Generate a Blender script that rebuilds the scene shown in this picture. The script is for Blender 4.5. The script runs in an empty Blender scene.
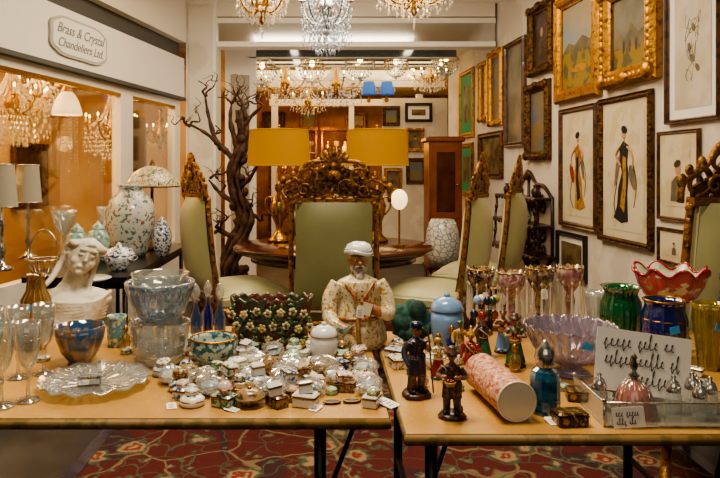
import bpy, math, random
from mathutils import Vector, Matrix
random.seed(7)
pi=math.pi
# ---------------- measurement helpers (pinhole model of the photo) -------------
F,CX,CY,H=660.0,325.0,168.0,1.33
def W(px,py,Y): return Vector(((px-CX)*Y/F, Y, H-(py-CY)*Y/F))
def T(px,py,z=.75):
    Y=(H-z)*F/(py-CY); return Vector(((px-CX)*Y/F,Y,z)), Y/F
def wallR(px):
    Y=2.1/((px-CX)/F+.053); return 2.1-.053*Y, Y
def wallL(px):
    Y=2.606/(.176+(CX-px)/F); return -1.92+.176*(Y-3.9), Y
# ---------------- materials ---------------------------------------------------
def C(h):
    h=h.lstrip('#'); o=[]
    for i in (0,2,4):
        c=int(h[i:i+2],16)/255; o.append(c/12.92 if c<=.04045 else ((c+.055)/1.055)**2.4)
    return (*o,1)
def mat(name,col,rough=.5,metal=0,c2=None,c3=None,scale=20,kind='noise',lo=.5,hi=.56,bump=0,bs=None,em=None,es=0,coat=0,s3=None,stretch=None,lo3=.55,hi3=.6):
    m=bpy.data.materials.new(name); m.use_nodes=True; nt=m.node_tree; b=nt.nodes['Principled BSDF']
    b.inputs['Base Color'].default_value=C(col); b.inputs['Roughness'].default_value=rough; b.inputs['Metallic'].default_value=metal
    b.inputs['Coat Weight'].default_value=coat
    if em: b.inputs['Emission Color'].default_value=C(em); b.inputs['Emission Strength'].default_value=es
    tc=nt.nodes.new('ShaderNodeTexCoord'); vec=tc.outputs['Object']
    if stretch:
        mp=nt.nodes.new('ShaderNodeMapping'); mp.inputs['Scale'].default_value=stretch
        nt.links.new(vec,mp.inputs[0]); vec=mp.outputs[0]
    def tex(kind,scale):
        if kind=='noise':
            t=nt.nodes.new('ShaderNodeTexNoise'); o=t.outputs['Fac']; t.inputs['Detail'].default_value=4
        elif kind=='voronoi':
            t=nt.nodes.new('ShaderNodeTexVoronoi'); o=t.outputs['Distance']
        elif kind=='edge':
            t=nt.nodes.new('ShaderNodeTexVoronoi'); t.feature='DISTANCE_TO_EDGE'; o=t.outputs['Distance']
        elif kind=='wave':
            t=nt.nodes.new('ShaderNodeTexWave'); o=t.outputs['Fac']; t.inputs['Distortion'].default_value=6; t.inputs['Detail'].default_value=2
        t.inputs['Scale'].default_value=scale; nt.links.new(vec,t.inputs['Vector']); return o
    def mixin(cur,o,lo,hi,c):
        r=nt.nodes.new('ShaderNodeMapRange'); r.inputs[1].default_value=lo; r.inputs[2].default_value=hi
        nt.links.new(o,r.inputs[0]); x=nt.nodes.new('ShaderNodeMix'); x.data_type='RGBA'
        nt.links.new(r.outputs[0],x.inputs[0])
        if cur is None: x.inputs[6].default_value=C(col)
        else: nt.links.new(cur,x.inputs[6])
        x.inputs[7].default_value=C(c); return x.outputs[2]
    cur=None
    if c3: cur=mixin(cur,tex('noise',s3 or scale*1.7),lo3,hi3,c3)
    if c2: cur=mixin(cur,tex(kind,scale),lo,hi,c2)
    if cur: nt.links.new(cur,b.inputs['Base Color'])
    if bump:
        bn=nt.nodes.new('ShaderNodeBump'); bn.inputs['Strength'].default_value=min(1,bump); bn.inputs['Distance'].default_value=.01
        nt.links.new(tex('noise',bs or scale),bn.inputs['Height']); nt.links.new(bn.outputs[0],b.inputs['Normal'])
    return m
def glass(name,col,body=.12,bcol=None,c2=None,scale=30,rim=.75):
    m=bpy.data.materials.new(name); m.use_nodes=True; nt=m.node_tree; nt.nodes.clear(); N=nt.nodes.new; L=nt.links.new
    out=N('ShaderNodeOutputMaterial'); tr=N('ShaderNodeBsdfTransparent'); tr.inputs[0].default_value=C(col)
    gl=N('ShaderNodeBsdfGlossy'); gl.inputs['Roughness'].default_value=.06
    df=N('ShaderNodeBsdfDiffuse'); df.inputs[0].default_value=C(bcol or col)
    if c2:
        tc=N('ShaderNodeTexCoord'); t=N('ShaderNodeTexNoise'); t.inputs['Scale'].default_value=scale; L(tc.outputs['Object'],t.inputs[0])
        r=N('ShaderNodeMapRange'); r.inputs[1].default_value=.45; r.inputs[2].default_value=.58; L(t.outputs[0],r.inputs[0])
        x=N('ShaderNodeMix'); x.data_type='RGBA'; x.inputs[6].default_value=C(bcol or col); x.inputs[7].default_value=C(c2); L(r.outputs[0],x.inputs[0]); L(x.outputs[2],df.inputs[0])
    lw=N('ShaderNodeLayerWeight'); lw.inputs[0].default_value=.35
    m1=N('ShaderNodeMixShader'); m1.inputs[0].default_value=body; L(tr.outputs[0],m1.inputs[1]); L(df.outputs[0],m1.inputs[2])
    mr=N('ShaderNodeMapRange'); mr.inputs[3].default_value=.07; mr.inputs[4].default_value=rim; L(lw.outputs['Facing'],mr.inputs[0])
    m2=N('ShaderNodeMixShader'); L(mr.outputs[0],m2.inputs[0]); L(m1.outputs[0],m2.inputs[1]); L(gl.outputs[0],m2.inputs[2]); L(m2.outputs[0],out.inputs[0])
    return m
GOLD=mat('gilt_wood','#a4742c',.36,.62,c2='#4c2f0e',scale=35,lo=.48,hi=.66,bump=.8,bs=60)
GOLDB=mat('gilt_bright','#b5842f',.34,.7,c2='#6a4216',scale=30,lo=.5,hi=.7,bump=.5,bs=50)
GOLDD=mat('gilt_dark','#6c4a1c',.42,.55,c2='#2e1a08',scale=40,lo=.45,hi=.6,bump=.8,bs=70)
BRASS=mat('brass','#b08430',.25,.95)
SILVER=mat('silver','#d2d0cb',.22,.95,c2='#9a9894',scale=40)
CHROME=mat('chrome','#cfd0d2',.1,1)
MIRR=mat('mirror_panel','#d4d8d8',.12,1)
BLK=mat('black_metal','#151414',.4,.3)
BLACKP=mat('black_paint','#1b1816',.45)
WALLM=mat('warm_white_wall','#dbd5c8',.8,c2='#cfc6b7',scale=3,bump=.05,bs=120)
WHITEP=mat('white_painted_frame','#eae6dc',.45)
GREYD=mat('dark_grey_soffit','#55534f',.7)
CEILM=mat('ceiling_white','#e4ddcf',.8)
DARKW=mat('dark_wood','#40200f',.35,c2='#220e06',kind='wave',scale=8,lo=.3,hi=.8,coat=.2)
MAHOG=mat('mahogany','#552812',.2,c2='#331408',scale=6,lo=.3,hi=.7,coat=.4)
OAK=mat('brown_wood','#8a4c20',.35,c2='#6c3816',scale=5,lo=.3,hi=.7,coat=.2)
TABLEM=mat('particle_board_top','#bb8f4b',.45,c2='#ab803c',c3='#c49c5c',scale=6,s3=90,lo=.35,hi=.7,bump=.08,bs=150,coat=.15)
TEDGE=mat('table_edge','#7f6334',.6,c2='#66501f',scale=30)
SATIN=mat('cream_sage_satin','#b1af82',.4,c2='#a5a275',scale=6,lo=.3,hi=.7)
SATIN.node_tree.nodes['Principled BSDF'].inputs['Sheen Weight'].default_value=.3
SATIND=mat('olive_sage_satin','#8a8a62',.42,c2='#7f7f57',scale=6,lo=.3,hi=.7)
PORC=mat('white_porcelain','#dcdddA',.18,coat=.5)
CREAM=mat('cream_porcelain','#ddd6c2',.25,coat=.3)
BLUEW=mat('blue_white_porcelain','#d6d8d8',.18,c2='#2f4c80',scale=75,lo=.51,hi=.55,coat=.5)
FLOR=mat('floral_porcelain','#dcdad2',.18,c2='#4f8a5a',c3='#a8506a',scale=80,s3=100,lo=.56,hi=.59,lo3=.59,hi3=.62,coat=.5)
FLORG=mat('green_floral_porcelain','#b0c2ac',.18,c2='#33664c',c3='#94642e',scale=70,s3=100,lo=.53,hi=.57,lo3=.6,hi3=.63,coat=.5)
CELA=mat('celadon_jar','#9fb8ae',.2,c2='#6a9088',scale=30,coat=.5)
JARF=mat('famille_jar','#c9cdc8',.2,c2='#5f7f7a',c3='#96604a',scale=34,s3=40,lo=.57,hi=.6,lo3=.6,hi3=.63,coat=.5)
LBLUE=mat('light_blue_glaze','#7396c4',.2,c2='#88aad2',scale=12,coat=.5)
NAVY=mat('navy_glaze','#1a2146',.25,c2='#0e122c',scale=40,coat=.3)
BRN=mat('brown_glaze','#4c2c1c',.35,c2='#26140c',scale=60,coat=.3)
REDG=mat('red_glaze','#8e2222',.25,coat=.3)
GRNG=mat('green_glaze','#2a6642',.25,c2='#173f28',scale=40,coat=.5)
YELG=mat('yellow_glaze','#b8902a',.3,coat=.3)
SKIN=mat('painted_skin','#a8724e',.4,c2='#98603e',scale=30,coat=.2)
BEARD=mat('grey_white_beard','#c6c0b6',.6,c2='#9a9288',scale=60,bump=.5,bs=90)
COATM=mat('cream_gilt_robe','#d6caa8',.3,c2='#a8883c',c3='#7c4a3a',scale=85,s3=110,lo=.56,hi=.59,lo3=.60,hi3=.63,coat=.4)
MOTL=mat('harlequin_paint','#8a2e26',.3,c2='#b89a44',c3='#2f4c6a',scale=130,s3=150,lo=.52,hi=.55,lo3=.52,hi3=.55,coat=.4)
MOTL2=mat('painted_checks','#2c604a',.3,c2='#b8a880',c3='#7c2c44',scale=140,s3=120,lo=.52,hi=.55,lo3=.52,hi3=.55,coat=.4)
MAJ=mat('brown_green_majolica','#343a1e',.3,c2='#5c2e1a',scale=30,lo=.48,hi=.56,bump=.6,bs=60,coat=.4)
PETAL=mat('cream_petals','#c8ba90',.35,c2='#94905a',scale=60,lo=.52,hi=.6)
LEAFM=mat('olive_relief_leaf','#56602e',.3,c2='#3a4420',scale=60,coat=.4)
TEALC=mat('teal_velvet','#1c4f48',.8,c2='#10302b',scale=25,bump=.6,bs=30)
BASK=mat('mottled_pink_cylinder','#c4907a',.6,c2='#a4583e',c3='#dabc9c',scale=70,s3=100,lo=.48,hi=.6,lo3=.5,hi3=.6,bump=.4,bs=160)
PAPER=mat('white_card','#eae8e2',.8)
PAPERC=mat('cream_paper','#cdc2a6',.8,c2='#c3b590',scale=6)
INK=mat('black_ink','#1b1a18',.8)
PENCIL=mat('dark_grey_pen','#302e2c',.8)
OCHRE=mat('ochre_wash','#a8802e',.8,c2='#8c5c2a',scale=25)
REDW=mat('red_wash','#8c3424',.8)
STONE=mat('plaster_white','#d2ccbe',.55,c2='#b8b09e',scale=18,bump=.3,bs=60)
BARK=mat('driftwood','#50331d',.7,c2='#24140a',scale=22,lo=.4,hi=.62,bump=1,bs=45)
SHADE=mat('mustard_silk_shade','#8a6210',.8,em='#b87c08',es=.48)
WSHADE=mat('white_glowing_glass','#f2dcae',.3,em='#ffdca4',es=1.8)
GSHADE=mat('grey_shade','#9c9484',.7,em='#b0a080',es=.1)
BSHADE=mat('blue_shade','#2a5c98',.6,em='#2a68b8',es=.6)
BULB=mat('lit_bulb','#fff0d0',.3,em='#ffd088',es=15)
STRIPGLOW=mat('added_strip_glow','#fff6e4',.4,em='#fff0d4',es=2.4)  # glow for the added ceiling strips
CANDLE=mat('candle_sleeve','#ece0c2',.5)
TIFF=mat('stained_glass','#c4b698',.25,c2='#2c1c12',c3='#6a8a6a',kind='edge',scale=30,lo=.06,hi=.03,s3=14,em='#a08860',es=.15)
CLEAR=glass('clear_glass','#f4f6f4',.10,'#f0f4f2')
WRAP=glass('plastic_wrap','#f6f6f4',.16,'#f6f5f2',rim=.6)
CUT=glass('cut_crystal','#eef0ef',.20,'#f4f6f4')
CRYS=glass('crystal_drops_glass','#f6f4ec',.35,'#fff8ea',rim=.85)
CRYSB=glass('bluish_crystal','#e2eaf6',.4,'#dae6f6',rim=.85)
LAV=glass('lavender_glass','#d6d0dc',.22,'#bcb0ca')
BLUEGL=glass('blue_glass','#ccd8e4',.2,'#8aa4c6',c2='#dde4ea',scale=60)
BLUED=glass('deep_blue_glass','#8fa6c8',.35,'#3d5e9a')
COBALT=glass('cobalt_glass','#2436a0',.55,'#101f7c')
EMER=glass('emerald_glass','#4fb97a',.42,'#0f703e')
AMB=glass('amber_glass','#e0c878',.2,'#b8983a')
YGR=glass('yellow_amber_glass','#d0bc4c',.38,'#ae9826')
CARN=glass('carnival_glass','#7a96b6',.5,'#3a6490',c2='#9a744a',scale=35)
TEALG=glass('teal_glass','#2f6f9a',.5,'#165c8c',c2='#2f8aa0',scale=40)
PINKG=glass('pale_pink_glass','#e6b4a6',.45,'#cc8c80')
PANE=glass('window_pane','#f8f8f4',.0,rim=.5)
RUFW=mat('pink_spotted_opal_glass','#b8545a',.2,c2='#d8d4b8',c3='#7d9a62',scale=26,s3=16,lo=.54,hi=.6,lo3=.6,hi3=.66,coat=.6)
RUFI=mat('pale_opal_inside','#ccd0bc',.2,c2='#a8b894',scale=18,coat=.6)
RUFR=mat('ruby_glass_rim','#9e1a28',.15,coat=.8)
DGREEN=mat('green_mat_glow','#1f7a52',.6,em='#1f9a64',es=.12)  # picture mat with a faint green glow of its own, standing in for green light
# ---------------- mesh builder -------------------------------------------------
class MB:
    def __init__(s): s.v=[];s.f=[];s.mi=[];s.sm=[];s.mats=[];s.M=Matrix.Identity(4)
    def mid(s,m):
        if m not in s.mats: s.mats.append(m)
        return s.mats.index(m)
    def add(s,vs,fs,m,smooth=True):
        o=len(s.v); s.v+=[tuple(s.M@Vector(v)) for v in vs]; k=s.mid(m)
        for f in fs: s.f.append([i+o for i in f]); s.mi.append(k); s.sm.append(smooth)
        return s
    def lathe(s,prof,m,n=24,at=(0,0,0),fx=None,smooth=True,rot=None):
        vs=[];fs=[];a=Vector(at);R=rot or Matrix.Identity(3)
        for r,z in prof:
            for j in range(n):
                t=2*pi*j/n; rr,zz=(fx(t,r,z) if fx else (r,z)); rr=max(rr,1e-4)
                vs.append(a+R@Vector((rr*math.cos(t),rr*math.sin(t),zz)))
        for i in range(len(prof)-1):
            for j in range(n):
                k=(j+1)%n; fs.append((i*n+j,i*n+k,(i+1)*n+k,(i+1)*n+j))
        return s.add(vs,fs,m,smooth)
    def cyl(s,r,h,m,at=(0,0,0),n=20,r2=None,rot=None):
        r2=r if r2 is None else r2
        return s.lathe([(0,0),(r,0)],m,n,at,None,False,rot).lathe([(r,0),(r2,h)],m,n,at,None,True,rot).lathe([(r2,h),(0,h)],m,n,at,None,False,rot)
    def box(s,c,d,m,rot=None,bev=0):
        x,y,z=d[0]/2,d[1]/2,d[2]/2;R=rot or Matrix.Identity(3);c=Vector(c)
        if bev:
            vs=[];b=min(bev,x*.9,y*.9,z*.9)
            for zz,ins in ((-z,b),(-z+b,0),(z-b,0),(z,b)):
                for px,py in ((x-b,-y),(x,-y+b),(x,y-b),(x-b,y),(-x+b,y),(-x,y-b),(-x,-y+b),(-x+b,-y)):
                    qx=px-math.copysign(ins,px); qy=py-math.copysign(ins,py)
                    vs.append(c+R@Vector((qx,qy,zz)))
            fs=[tuple(range(7,-1,-1)),tuple(range(24,32))]
            for i in range(3):
                for j in range(8): k=(j+1)%8; fs.append((i*8+j,i*8+k,(i+1)*8+k,(i+1)*8+j))
            return s.add(vs,fs,m,False)
        vs=[c+R@Vector((a*x,b*y,e*z)) for a in(-1,1) for b in(-1,1) for e in(-1,1)]
        return s.add(vs,[(0,1,3,2),(4,6,7,5),(0,4,5,1),(2,3,7,6),(0,2,6,4),(1,5,7,3)],m,False)
    def sph(s,c,r,m,n=14,k=8,rot=None):
        if not hasattr(r,'__len__'): r=(r,r,r)
        R=rot or Matrix.Identity(3); c=Vector(c); vs=[];fs=[]
        for i in range(k+1):
            p=-pi/2+pi*i/k; cr=max(math.cos(p),1e-3)
            for j in range(n):
                t=2*pi*j/n; vs.append(c+R@Vector((r[0]*cr*math.cos(t),r[1]*cr*math.sin(t),r[2]*math.sin(p))))
        for i in range(k):
            for j in range(n): q=(j+1)%n; fs.append((i*n+j,i*n+q,(i+1)*n+q,(i+1)*n+j))
        return s.add(vs,fs,m,True)
    def tube(s,pts,r,m,n=7,closed=False):
        P=[Vector(p) for p in pts]; L=len(P)
        if not hasattr(r,'__len__'): r=[r]*L
        vs=[];fs=[];u=None
        for i in range(L):
            t=(P[(i+1)%L]-P[i-1]) if closed else (P[min(i+1,L-1)]-P[max(i-1,0)])
            if t.length<1e-9: t=Vector((0,0,1))
            t.normalize()
            if u is None:
                u=Vector((0,0,1)) if abs(t.z)<.9 else Vector((1,0,0))
            u=(u-t*u.dot(t))
            if u.length<1e-6: u=t.orthogonal()
            u.normalize(); w=t.cross(u)
            for j in range(n):
                a=2*pi*j/n; vs.append(P[i]+(u*math.cos(a)+w*math.sin(a))*r[i])
        for i in range(L if closed else L-1):
            for j in range(n):
                k=(j+1)%n; i2=(i+1)%L; fs.append((i*n+j,i*n+k,i2*n+k,i2*n+j))
        if not closed: fs+= [tuple(range(n-1,-1,-1)), tuple((L-1)*n+j for j in range(n))]
        return s.add(vs,fs,m,True)
    def ring(s,R,r,m,at=(0,0,0),n=28,sx=1,sy=1):
        return s.tube([(at[0]+R*sx*math.cos(2*pi*i/n),at[1]+R*sy*math.sin(2*pi*i/n),at[2]) for i in range(n)],r,m,6,True)
    def flat(s,pts,y,m):
        return s.add([(p[0],y,p[1]) for p in pts],[tuple(range(len(pts)))],m,False)
    def slab(s,pts,y0,y1,m):
        n=len(pts); vs=[(p[0],y0,p[1]) for p in pts]+[(p[0],y1,p[1]) for p in pts]
        return s.add(vs,[tuple(range(n)),tuple(range(2*n-1,n-1,-1))]+[(i,i+n,(i+1)%n+n,(i+1)%n) for i in range(n)],m,False)
    def octa(s,c,r,h,m):
        x,y,z=c
        return s.add([(x+r,y,z),(x,y+r,z),(x-r,y,z),(x,y-r,z),(x,y,z+h*.4),(x,y,z-h*.6)],[(0,1,4),(1,2,4),(2,3,4),(3,0,4),(1,0,5),(2,1,5),(3,2,5),(0,3,5)],m,False)
    def mesh(s,name='m'):
        me=bpy.data.meshes.new(name); me.from_pydata(s.v,[],s.f)
        for m in s.mats: me.materials.append(m)
        me.polygons.foreach_set('material_index',s.mi); me.polygons.foreach_set('use_smooth',s.sm); me.update(); return me
def cat(pts,k=6):
    P=[Vector(p) for p in pts]; P=[P[0]*2-P[1]]+P+[P[-1]*2-P[-2]]; o=[]
    for i in range(1,len(P)-2):
        for j in range(k):
            t=j/k; a,b,c,d=P[i-1:i+3]
            o.append(.5*((2*b)+(c-a)*t+(2*a-5*b+4*c-d)*t*t+(3*b-a-3*c+d)*t**3))
    o.append(P[-2]); return o
def lerpr(rs,n):
    o=[]
    for i in range(n):
        t=i/(n-1)*(len(rs)-1); k=min(int(t),len(rs)-2); o.append(rs[k]*(1-(t-k))+rs[k+1]*(t-k))
    return o
def remesh(mb,vox,colfn,mats,smooth=4):
    me=mb.mesh(); ob=bpy.data.objects.new('tmp',me); bpy.context.scene.collection.objects.link(ob)
    r=ob.modifiers.new('r','REMESH'); r.mode='VOXEL'; r.voxel_size=vox; r.use_smooth_shade=True
    q=ob.modifiers.new('s','SMOOTH'); q.iterations=smooth; q.factor=.5
    dg=bpy.context.evaluated_depsgraph_get(); nm=bpy.data.meshes.new_from_object(ob.evaluated_get(dg))
    bpy.data.objects.remove(ob); nm.materials.clear()
    for m in mats: nm.materials.append(m)
    for p in nm.polygons: p.material_index=colfn(p.center); p.use_smooth=True
    return nm
COL=bpy.context.scene.collection
def mk(name,me,parent=None,loc=(0,0,0)):
    o=bpy.data.objects.new(name,me); COL.objects.link(o); o.location=loc
    if parent: o.parent=parent
    return o
def make(name,label,category,parts,loc,rz=0,group=None,sc=1,rot=None,kind=None):
    ps=[tuple(p)+(None,)*(5-len(p)) for p in parts]
    if len(ps)==1: root=mk(name,ps[0][1])
    else:
        root=mk(name,None); root.empty_display_size=.05
        for pn,me,ch,lb,kd in ps:
            o=mk(pn,me,root)
            if lb:o['label']=lb
            if kd:o['kind']=kd
            for c in (ch or []):
                q=mk(c[0],c[1],o)
    root.location=loc; root.rotation_euler=rot or (0,0,rz)
    root.scale=(sc,sc,sc) if not hasattr(sc,'__len__') else sc
    root['label']=label; root['category']=category
    if group: root['group']=group
    if kind: root['kind']=kind
    return root
def struct(name,mb):
    o=mk(name,mb.mesh() if isinstance(mb,MB) else mb); o['kind']='structure'; o['label']=name.replace('_',' '); o['category']='room'; return o
occ=[]
def put(name,label,category,parts,px,py,rpx=None,rz=0,group=None,sc=1,rot=None,z=.75):
    p,s=T(px,py,z)
    if rpx: occ.append((p.x,p.y,rpx*s))
    return make(name,label,category,parts,p,rz,group,sc,rot)
def scl(px,py): return T(px,py)[1]
# ---------------- room ---------------------------------------------------------
FLOORM=mat('dark_stone_floor','#38373a',.4,c2='#29282b',scale=5,lo=.4,hi=.6)
m=MB(); m.box((0,6,-.05),(12,18,.1),FLOORM); struct('floor',m)
m=MB(); m.box((.1,4.4,3.05),(5.4,6.4,.1),CEILM); struct('ceiling',m)
m=MB(); m.box((.3,10.5,2.75),(5.4,5.8,.08),CEILM); struct('ceiling_back',m)
def RW(name,y0,y1,z0,z1,mt,th=.1):
    m=MB(); a=Vector((2.1-.053*y0,y0,0)); b=Vector((2.1-.053*y1,y1,0)); d=(b-a); ang=math.atan2(d.y,d.x); c=(a+b)/2; n=Vector((1,.053,0)).normalized()
    m.box((c.x+n.x*th/2,c.y+n.y*th/2,(z0+z1)/2),(d.length,abs(th),z1-z0),mt,Matrix.Rotation(ang,3,'Z')); return struct(name,m)
RW('wall_right',2.5,8.75,0,3.0,WALLM)
RW('baseboard_right',2.5,8.6,0,.12,WHITEP,-.015)
LA=math.radians(80)
def LWm(m,s0,s1,z0,z1,mt,th=.1,off=0):
    a=Vector((-1.92+.176*(s0-3.9),s0,0)); b=Vector((-1.92+.176*(s1-3.9),s1,0)); d=b-a; n=Vector((.985,-.173,0)); c=(a+b)/2+n*(off-th/2)
    m.box((c.x,c.y,(z0+z1)/2),(d.length,th,z1-z0),mt,Matrix.Rotation(math.atan2(d.y,d.x),3,'Z'))
m=MB(); LWm(m,2.6,6.6,2.03,2.42,WHITEP,.12,.04); struct('trim_1',m)
m=MB(); LWm(m,2.6,6.6,2.0,2.03,GREYD,.06,.06); struct('trim_2',m)
m=MB(); LWm(m,2.6,6.6,0,.55,WHITEP,.12,0); struct('wall_left',m)
m=MB(); LWm(m,2.6,6.6,2.42,2.58,GREYD,.1,-.02); struct('trim_3',m)
m=MB(); LWm(m,2.6,6.6,2.58,3.0,CEILM,.1,.06); struct('trim_4',m)
edges=[2.6,wallL(128)[1],wallL(184)[1]-.1]
for i,(a,b) in enumerate(zip(edges[:-1],edges[1:])):
    m=MB(); LWm(m,a,a+.09,.55,2.0,WHITEP,.08); LWm(m,b-.12,b,.55,2.0,WHITEP,.08)
    LWm(m,a+.09,b-.12,.55,.62,WHITEP,.08); LWm(m,a+.09,b-.12,1.94,2.0,WHITEP,.08); LWm(m,a+.09,b-.12,1.91,1.94,BRASS,.04)
    LWm(m,a+.09,b-.12,.62,1.92,PANE,.008,-.03)
    struct('window_%d'%(i+1),m)
m=MB(); m.box((-1.24,6.75,1.5),(.30,.3,3.0),WHITEP); m.box((-1.24,6.59,1.5),(.24,.02,2.9),WALLM); struct('trim_5',m)
m=MB(); m.box((.3,6.75,2.58),(2.84,.2,.05),WHITEP); m.box((.3,6.70,2.70),(2.84,.05,.2),MIRR); m.box((.3,6.75,2.82),(2.84,.2,.05),WHITEP)
for x in(-.7,.1,.9): m.box((x,6.68,2.70),(.03,.06,.2),CHROME)
m.box((.3,6.75,2.93),(2.84,.16,.14),CEILM); struct('trim_6',m)
m=MB(); m.box((-.93,7.3,1.35),(.34,.08,2.7),WHITEP); m.box((-.93,7.25,1.4),(.2,.02,1.9),mat('panel_grey','#aaa294',.3)); struct('trim_7',m)
WARMB=mat('warm_back_wall','#b88c50',.8,c2='#7c5026',scale=2.5,lo=.35,hi=.65)
m=MB(); m.box((.3,12.6,1.4),(5.4,.1,2.8),WARMB); struct('wall_back',m)
m=MB(); m.box((-2.4,10,1.4),(.1,5.4,2.8),WARMB); struct('wall_back_left',m)
m=MB(); m.box((3.0,10,1.4),(.1,5.4,2.8),WALLM); struct('wall_back_right',m)
m=MB(); m.box((.42,10.5,2.37),(2.6,.12,.1),WHITEP); m.box((.42,10.5,1.25),(.08,.1,2.2),WHITEP); m.box((-.8,10.5,1.25),(.1,.1,2.5),WHITEP); m.box((1.5,10.5,1.25),(.1,.1,2.5),WHITEP); struct('trim_8',m)
m=MB(); m.box((1.25,9.2,1.15),(.9,.08,2.3),WALLM); struct('wall_partition',m)
m=MB(); m.box((.30,8.6,2.42),(2.5,.1,.08),WHITEP); m.box((.30,8.6,2.54),(2.5,.04,.14),MIRR); m.box((-.95,8.6,1.25),(.08,.1,2.5),WHITEP);struct('trim_10',m)
for i,y in enumerate((7.3,7.9,9.6)):
    m=MB(); m.box((.3,y,2.60),(2.3,.05,.10),MIRR); m.box((.3,y,2.545),(2.3,.08,.012),WHITEP); struct('trim_%d'%(11+i),m)
for x in(-.35,.95):
    m=MB(); m.box((0,0,-.045),(.1,3.2,.05),WHITEP); k=MB(); k.box((0,0,-.078),(.07,3.1,.015),STRIPGLOW)
    make('added_ceiling_strip','long white strip light added to brighten the back room ceiling','lamp',[('housing',m.mesh()),('diffuser',k.mesh())],(x,8.4,2.73),0,'added ceiling strip lights')  # strip fixtures added to make the top of the back room brighter
SHW=mat('showroom_cream','#d8bb8e',.8,c2='#c49a62',scale=2,lo=.4,hi=.6)
m=MB(); LWm(m,2.4,8.2,0,2.9,SHW,.1,-1.9); struct('wall_showroom',m)
m=MB(); m.box((-3.3,7.9,1.45),(4.1,.1,2.9),SHW); struct('wall_showroom_end',m)
m=MB(); m.box((-2.9,5.2,2.42),(2.0,5.2,.06),CEILM,Matrix.Rotation(-math.radians(10),3,'Z')); struct('ceiling_showroom',m)
# rug
def layered(name,base,layers,rough=.95,bump=.4):
    m=mat(name,base,rough,bump=bump,bs=220); nt=m.node_tree; b=nt.nodes['Principled BSDF']; cur=None
    tc=nt.nodes.new('ShaderNodeTexCoord'); N=nt.nodes.new; L=nt.links.new
    def warp(sc,amt):
        wn=N('ShaderNodeTexNoise'); wn.inputs['Scale'].default_value=sc; L(tc.outputs['Object'],wn.inputs[0])
        ad=N('ShaderNodeMix'); ad.data_type='VECTOR'; ad.inputs[0].default_value=amt; L(tc.outputs['Object'],ad.inputs[4]); L(wn.outputs[1],ad.inputs[5]); return ad.outputs[1]
    wf=warp(20,.09); wb=warp(4,.20)
    for i,(kind,sc,lo,hi,col) in enumerate(layers):
        if kind=='n': t=N('ShaderNodeTexNoise'); o=t.outputs[0]; t.inputs['Distortion'].default_value=1.2; v=tc.outputs['Object']
        elif kind=='e': t=N('ShaderNodeTexVoronoi'); t.feature='DISTANCE_TO_EDGE'; o=t.outputs['Distance']; v=wb
        else: t=N('ShaderNodeTexVoronoi'); o=t.outputs['Distance']; v=wf
        t.inputs['Scale'].default_value=sc; L(v,t.inputs[0])
        r=N('ShaderNodeMapRange'); r.inputs[1].default_value=lo; r.inputs[2].default_value=hi; L(o,r.inputs[0])
        x=N('ShaderNodeMix'); x.data_type='RGBA'; L(r.outputs[0],x.inputs[0])
        if cur: L(cur,x.inputs[6])
        else: x.inputs[6].default_value=C(base)
        x.inputs[7].default_value=C(col); cur=x.outputs[2]
    L(cur,b.inputs['Base Color']); return m
RUGM=layered('crimson_floral_rug','#521715',[('n',1.8,.58,.62,'#3a1a20'),('e',3.3,.030,.014,'#75664a'),('e',6.2,.022,.008,'#45523f'),('v',11,.26,.20,'#4c5a46'),('v',11,.14,.10,'#8a6a52'),('v',4.6,.36,.31,'#45503e'),('v',4.6,.29,.25,'#927a5c'),('v',4.6,.20,.17,'#763228'),('v',4.6,.11,.07,'#a08868')])
m=MB(); m.box((0,0,.006),(2.84,3.9,.012),RUGM); e=MB(); e.box((-1.39,0,.007),(.06,3.9,.014),NAVY); e.box((1.39,0,.007),(.06,3.9,.014),NAVY); e.box((0,-1.92,.007),(2.72,.06,.014),NAVY)
make('rug','large dark red oriental rug with floral motifs and navy border','rug',[('pile',m.mesh()),('border',e.mesh())],(.30,4.3,0))
# ---------------- folding tables ----------------------------------------------
def ftable(w,d,label,loc,legx):
    t=MB(); t.box((0,0,-.013),(w,d,.026),TABLEM)
    e=MB(); e.tube([(-w/2,-d/2,-.014),(w/2,-d/2,-.014),(w/2,d/2,-.014),(-w/2,d/2,-.014)],.0125,TEDGE,6,True)
    parts=[('table_top',t.mesh()),('edge_band',e.mesh())]
    for x in legx:
        for y in (-d/2+.1,d/2-.1):
            l=MB(); l.tube([(x,y,-.75),(x,y,-.026)],.015,BLK,10); parts.append(('leg',l.mesh()))
        b=MB(); b.tube([(x,-d/2+.1,-.4),(x,d/2-.1,-.4)],.01,BLK); parts.append(('brace',b.mesh()))
        b=MB(); b.tube([(x,-.1,-.4),(x+.16,0,-.03)],.007,BLK); parts.append(('brace',b.mesh()))
    return make('folding_table',label,'table',parts,loc)
ftable(1.72,.89,'tan particle-board folding table crowded with porcelain trinkets',(.148-.86,1.53+.445,.75),(-.67,.70))
ftable(1.5,.90,'tan folding table crowded with glassware and figurines',(.178+.75,1.44+.45,.75),(-.68,.1,.68))
t=MB(); t.box((0,0,-.015),(.56,1.6,.03),mat('black_table_top','#1a1918',.3,coat=.3))
parts=[('table_top',t.mesh())]
for x in(-.24,.24):
    for y in(-.7,.7):
        l=MB(); l.tube([(x,y,-.735),(x,y,-.03)],.015,BLK,10); parts.append(('leg',l.mesh()))
a=MB(); a.box((0,0,-.05),(.5,1.5,.04),BLK); parts.append(('apron',a.mesh()))
make('side_table','long black table holding vases beside the shop window','table',parts,(-1.33,4.3,.75))
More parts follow.
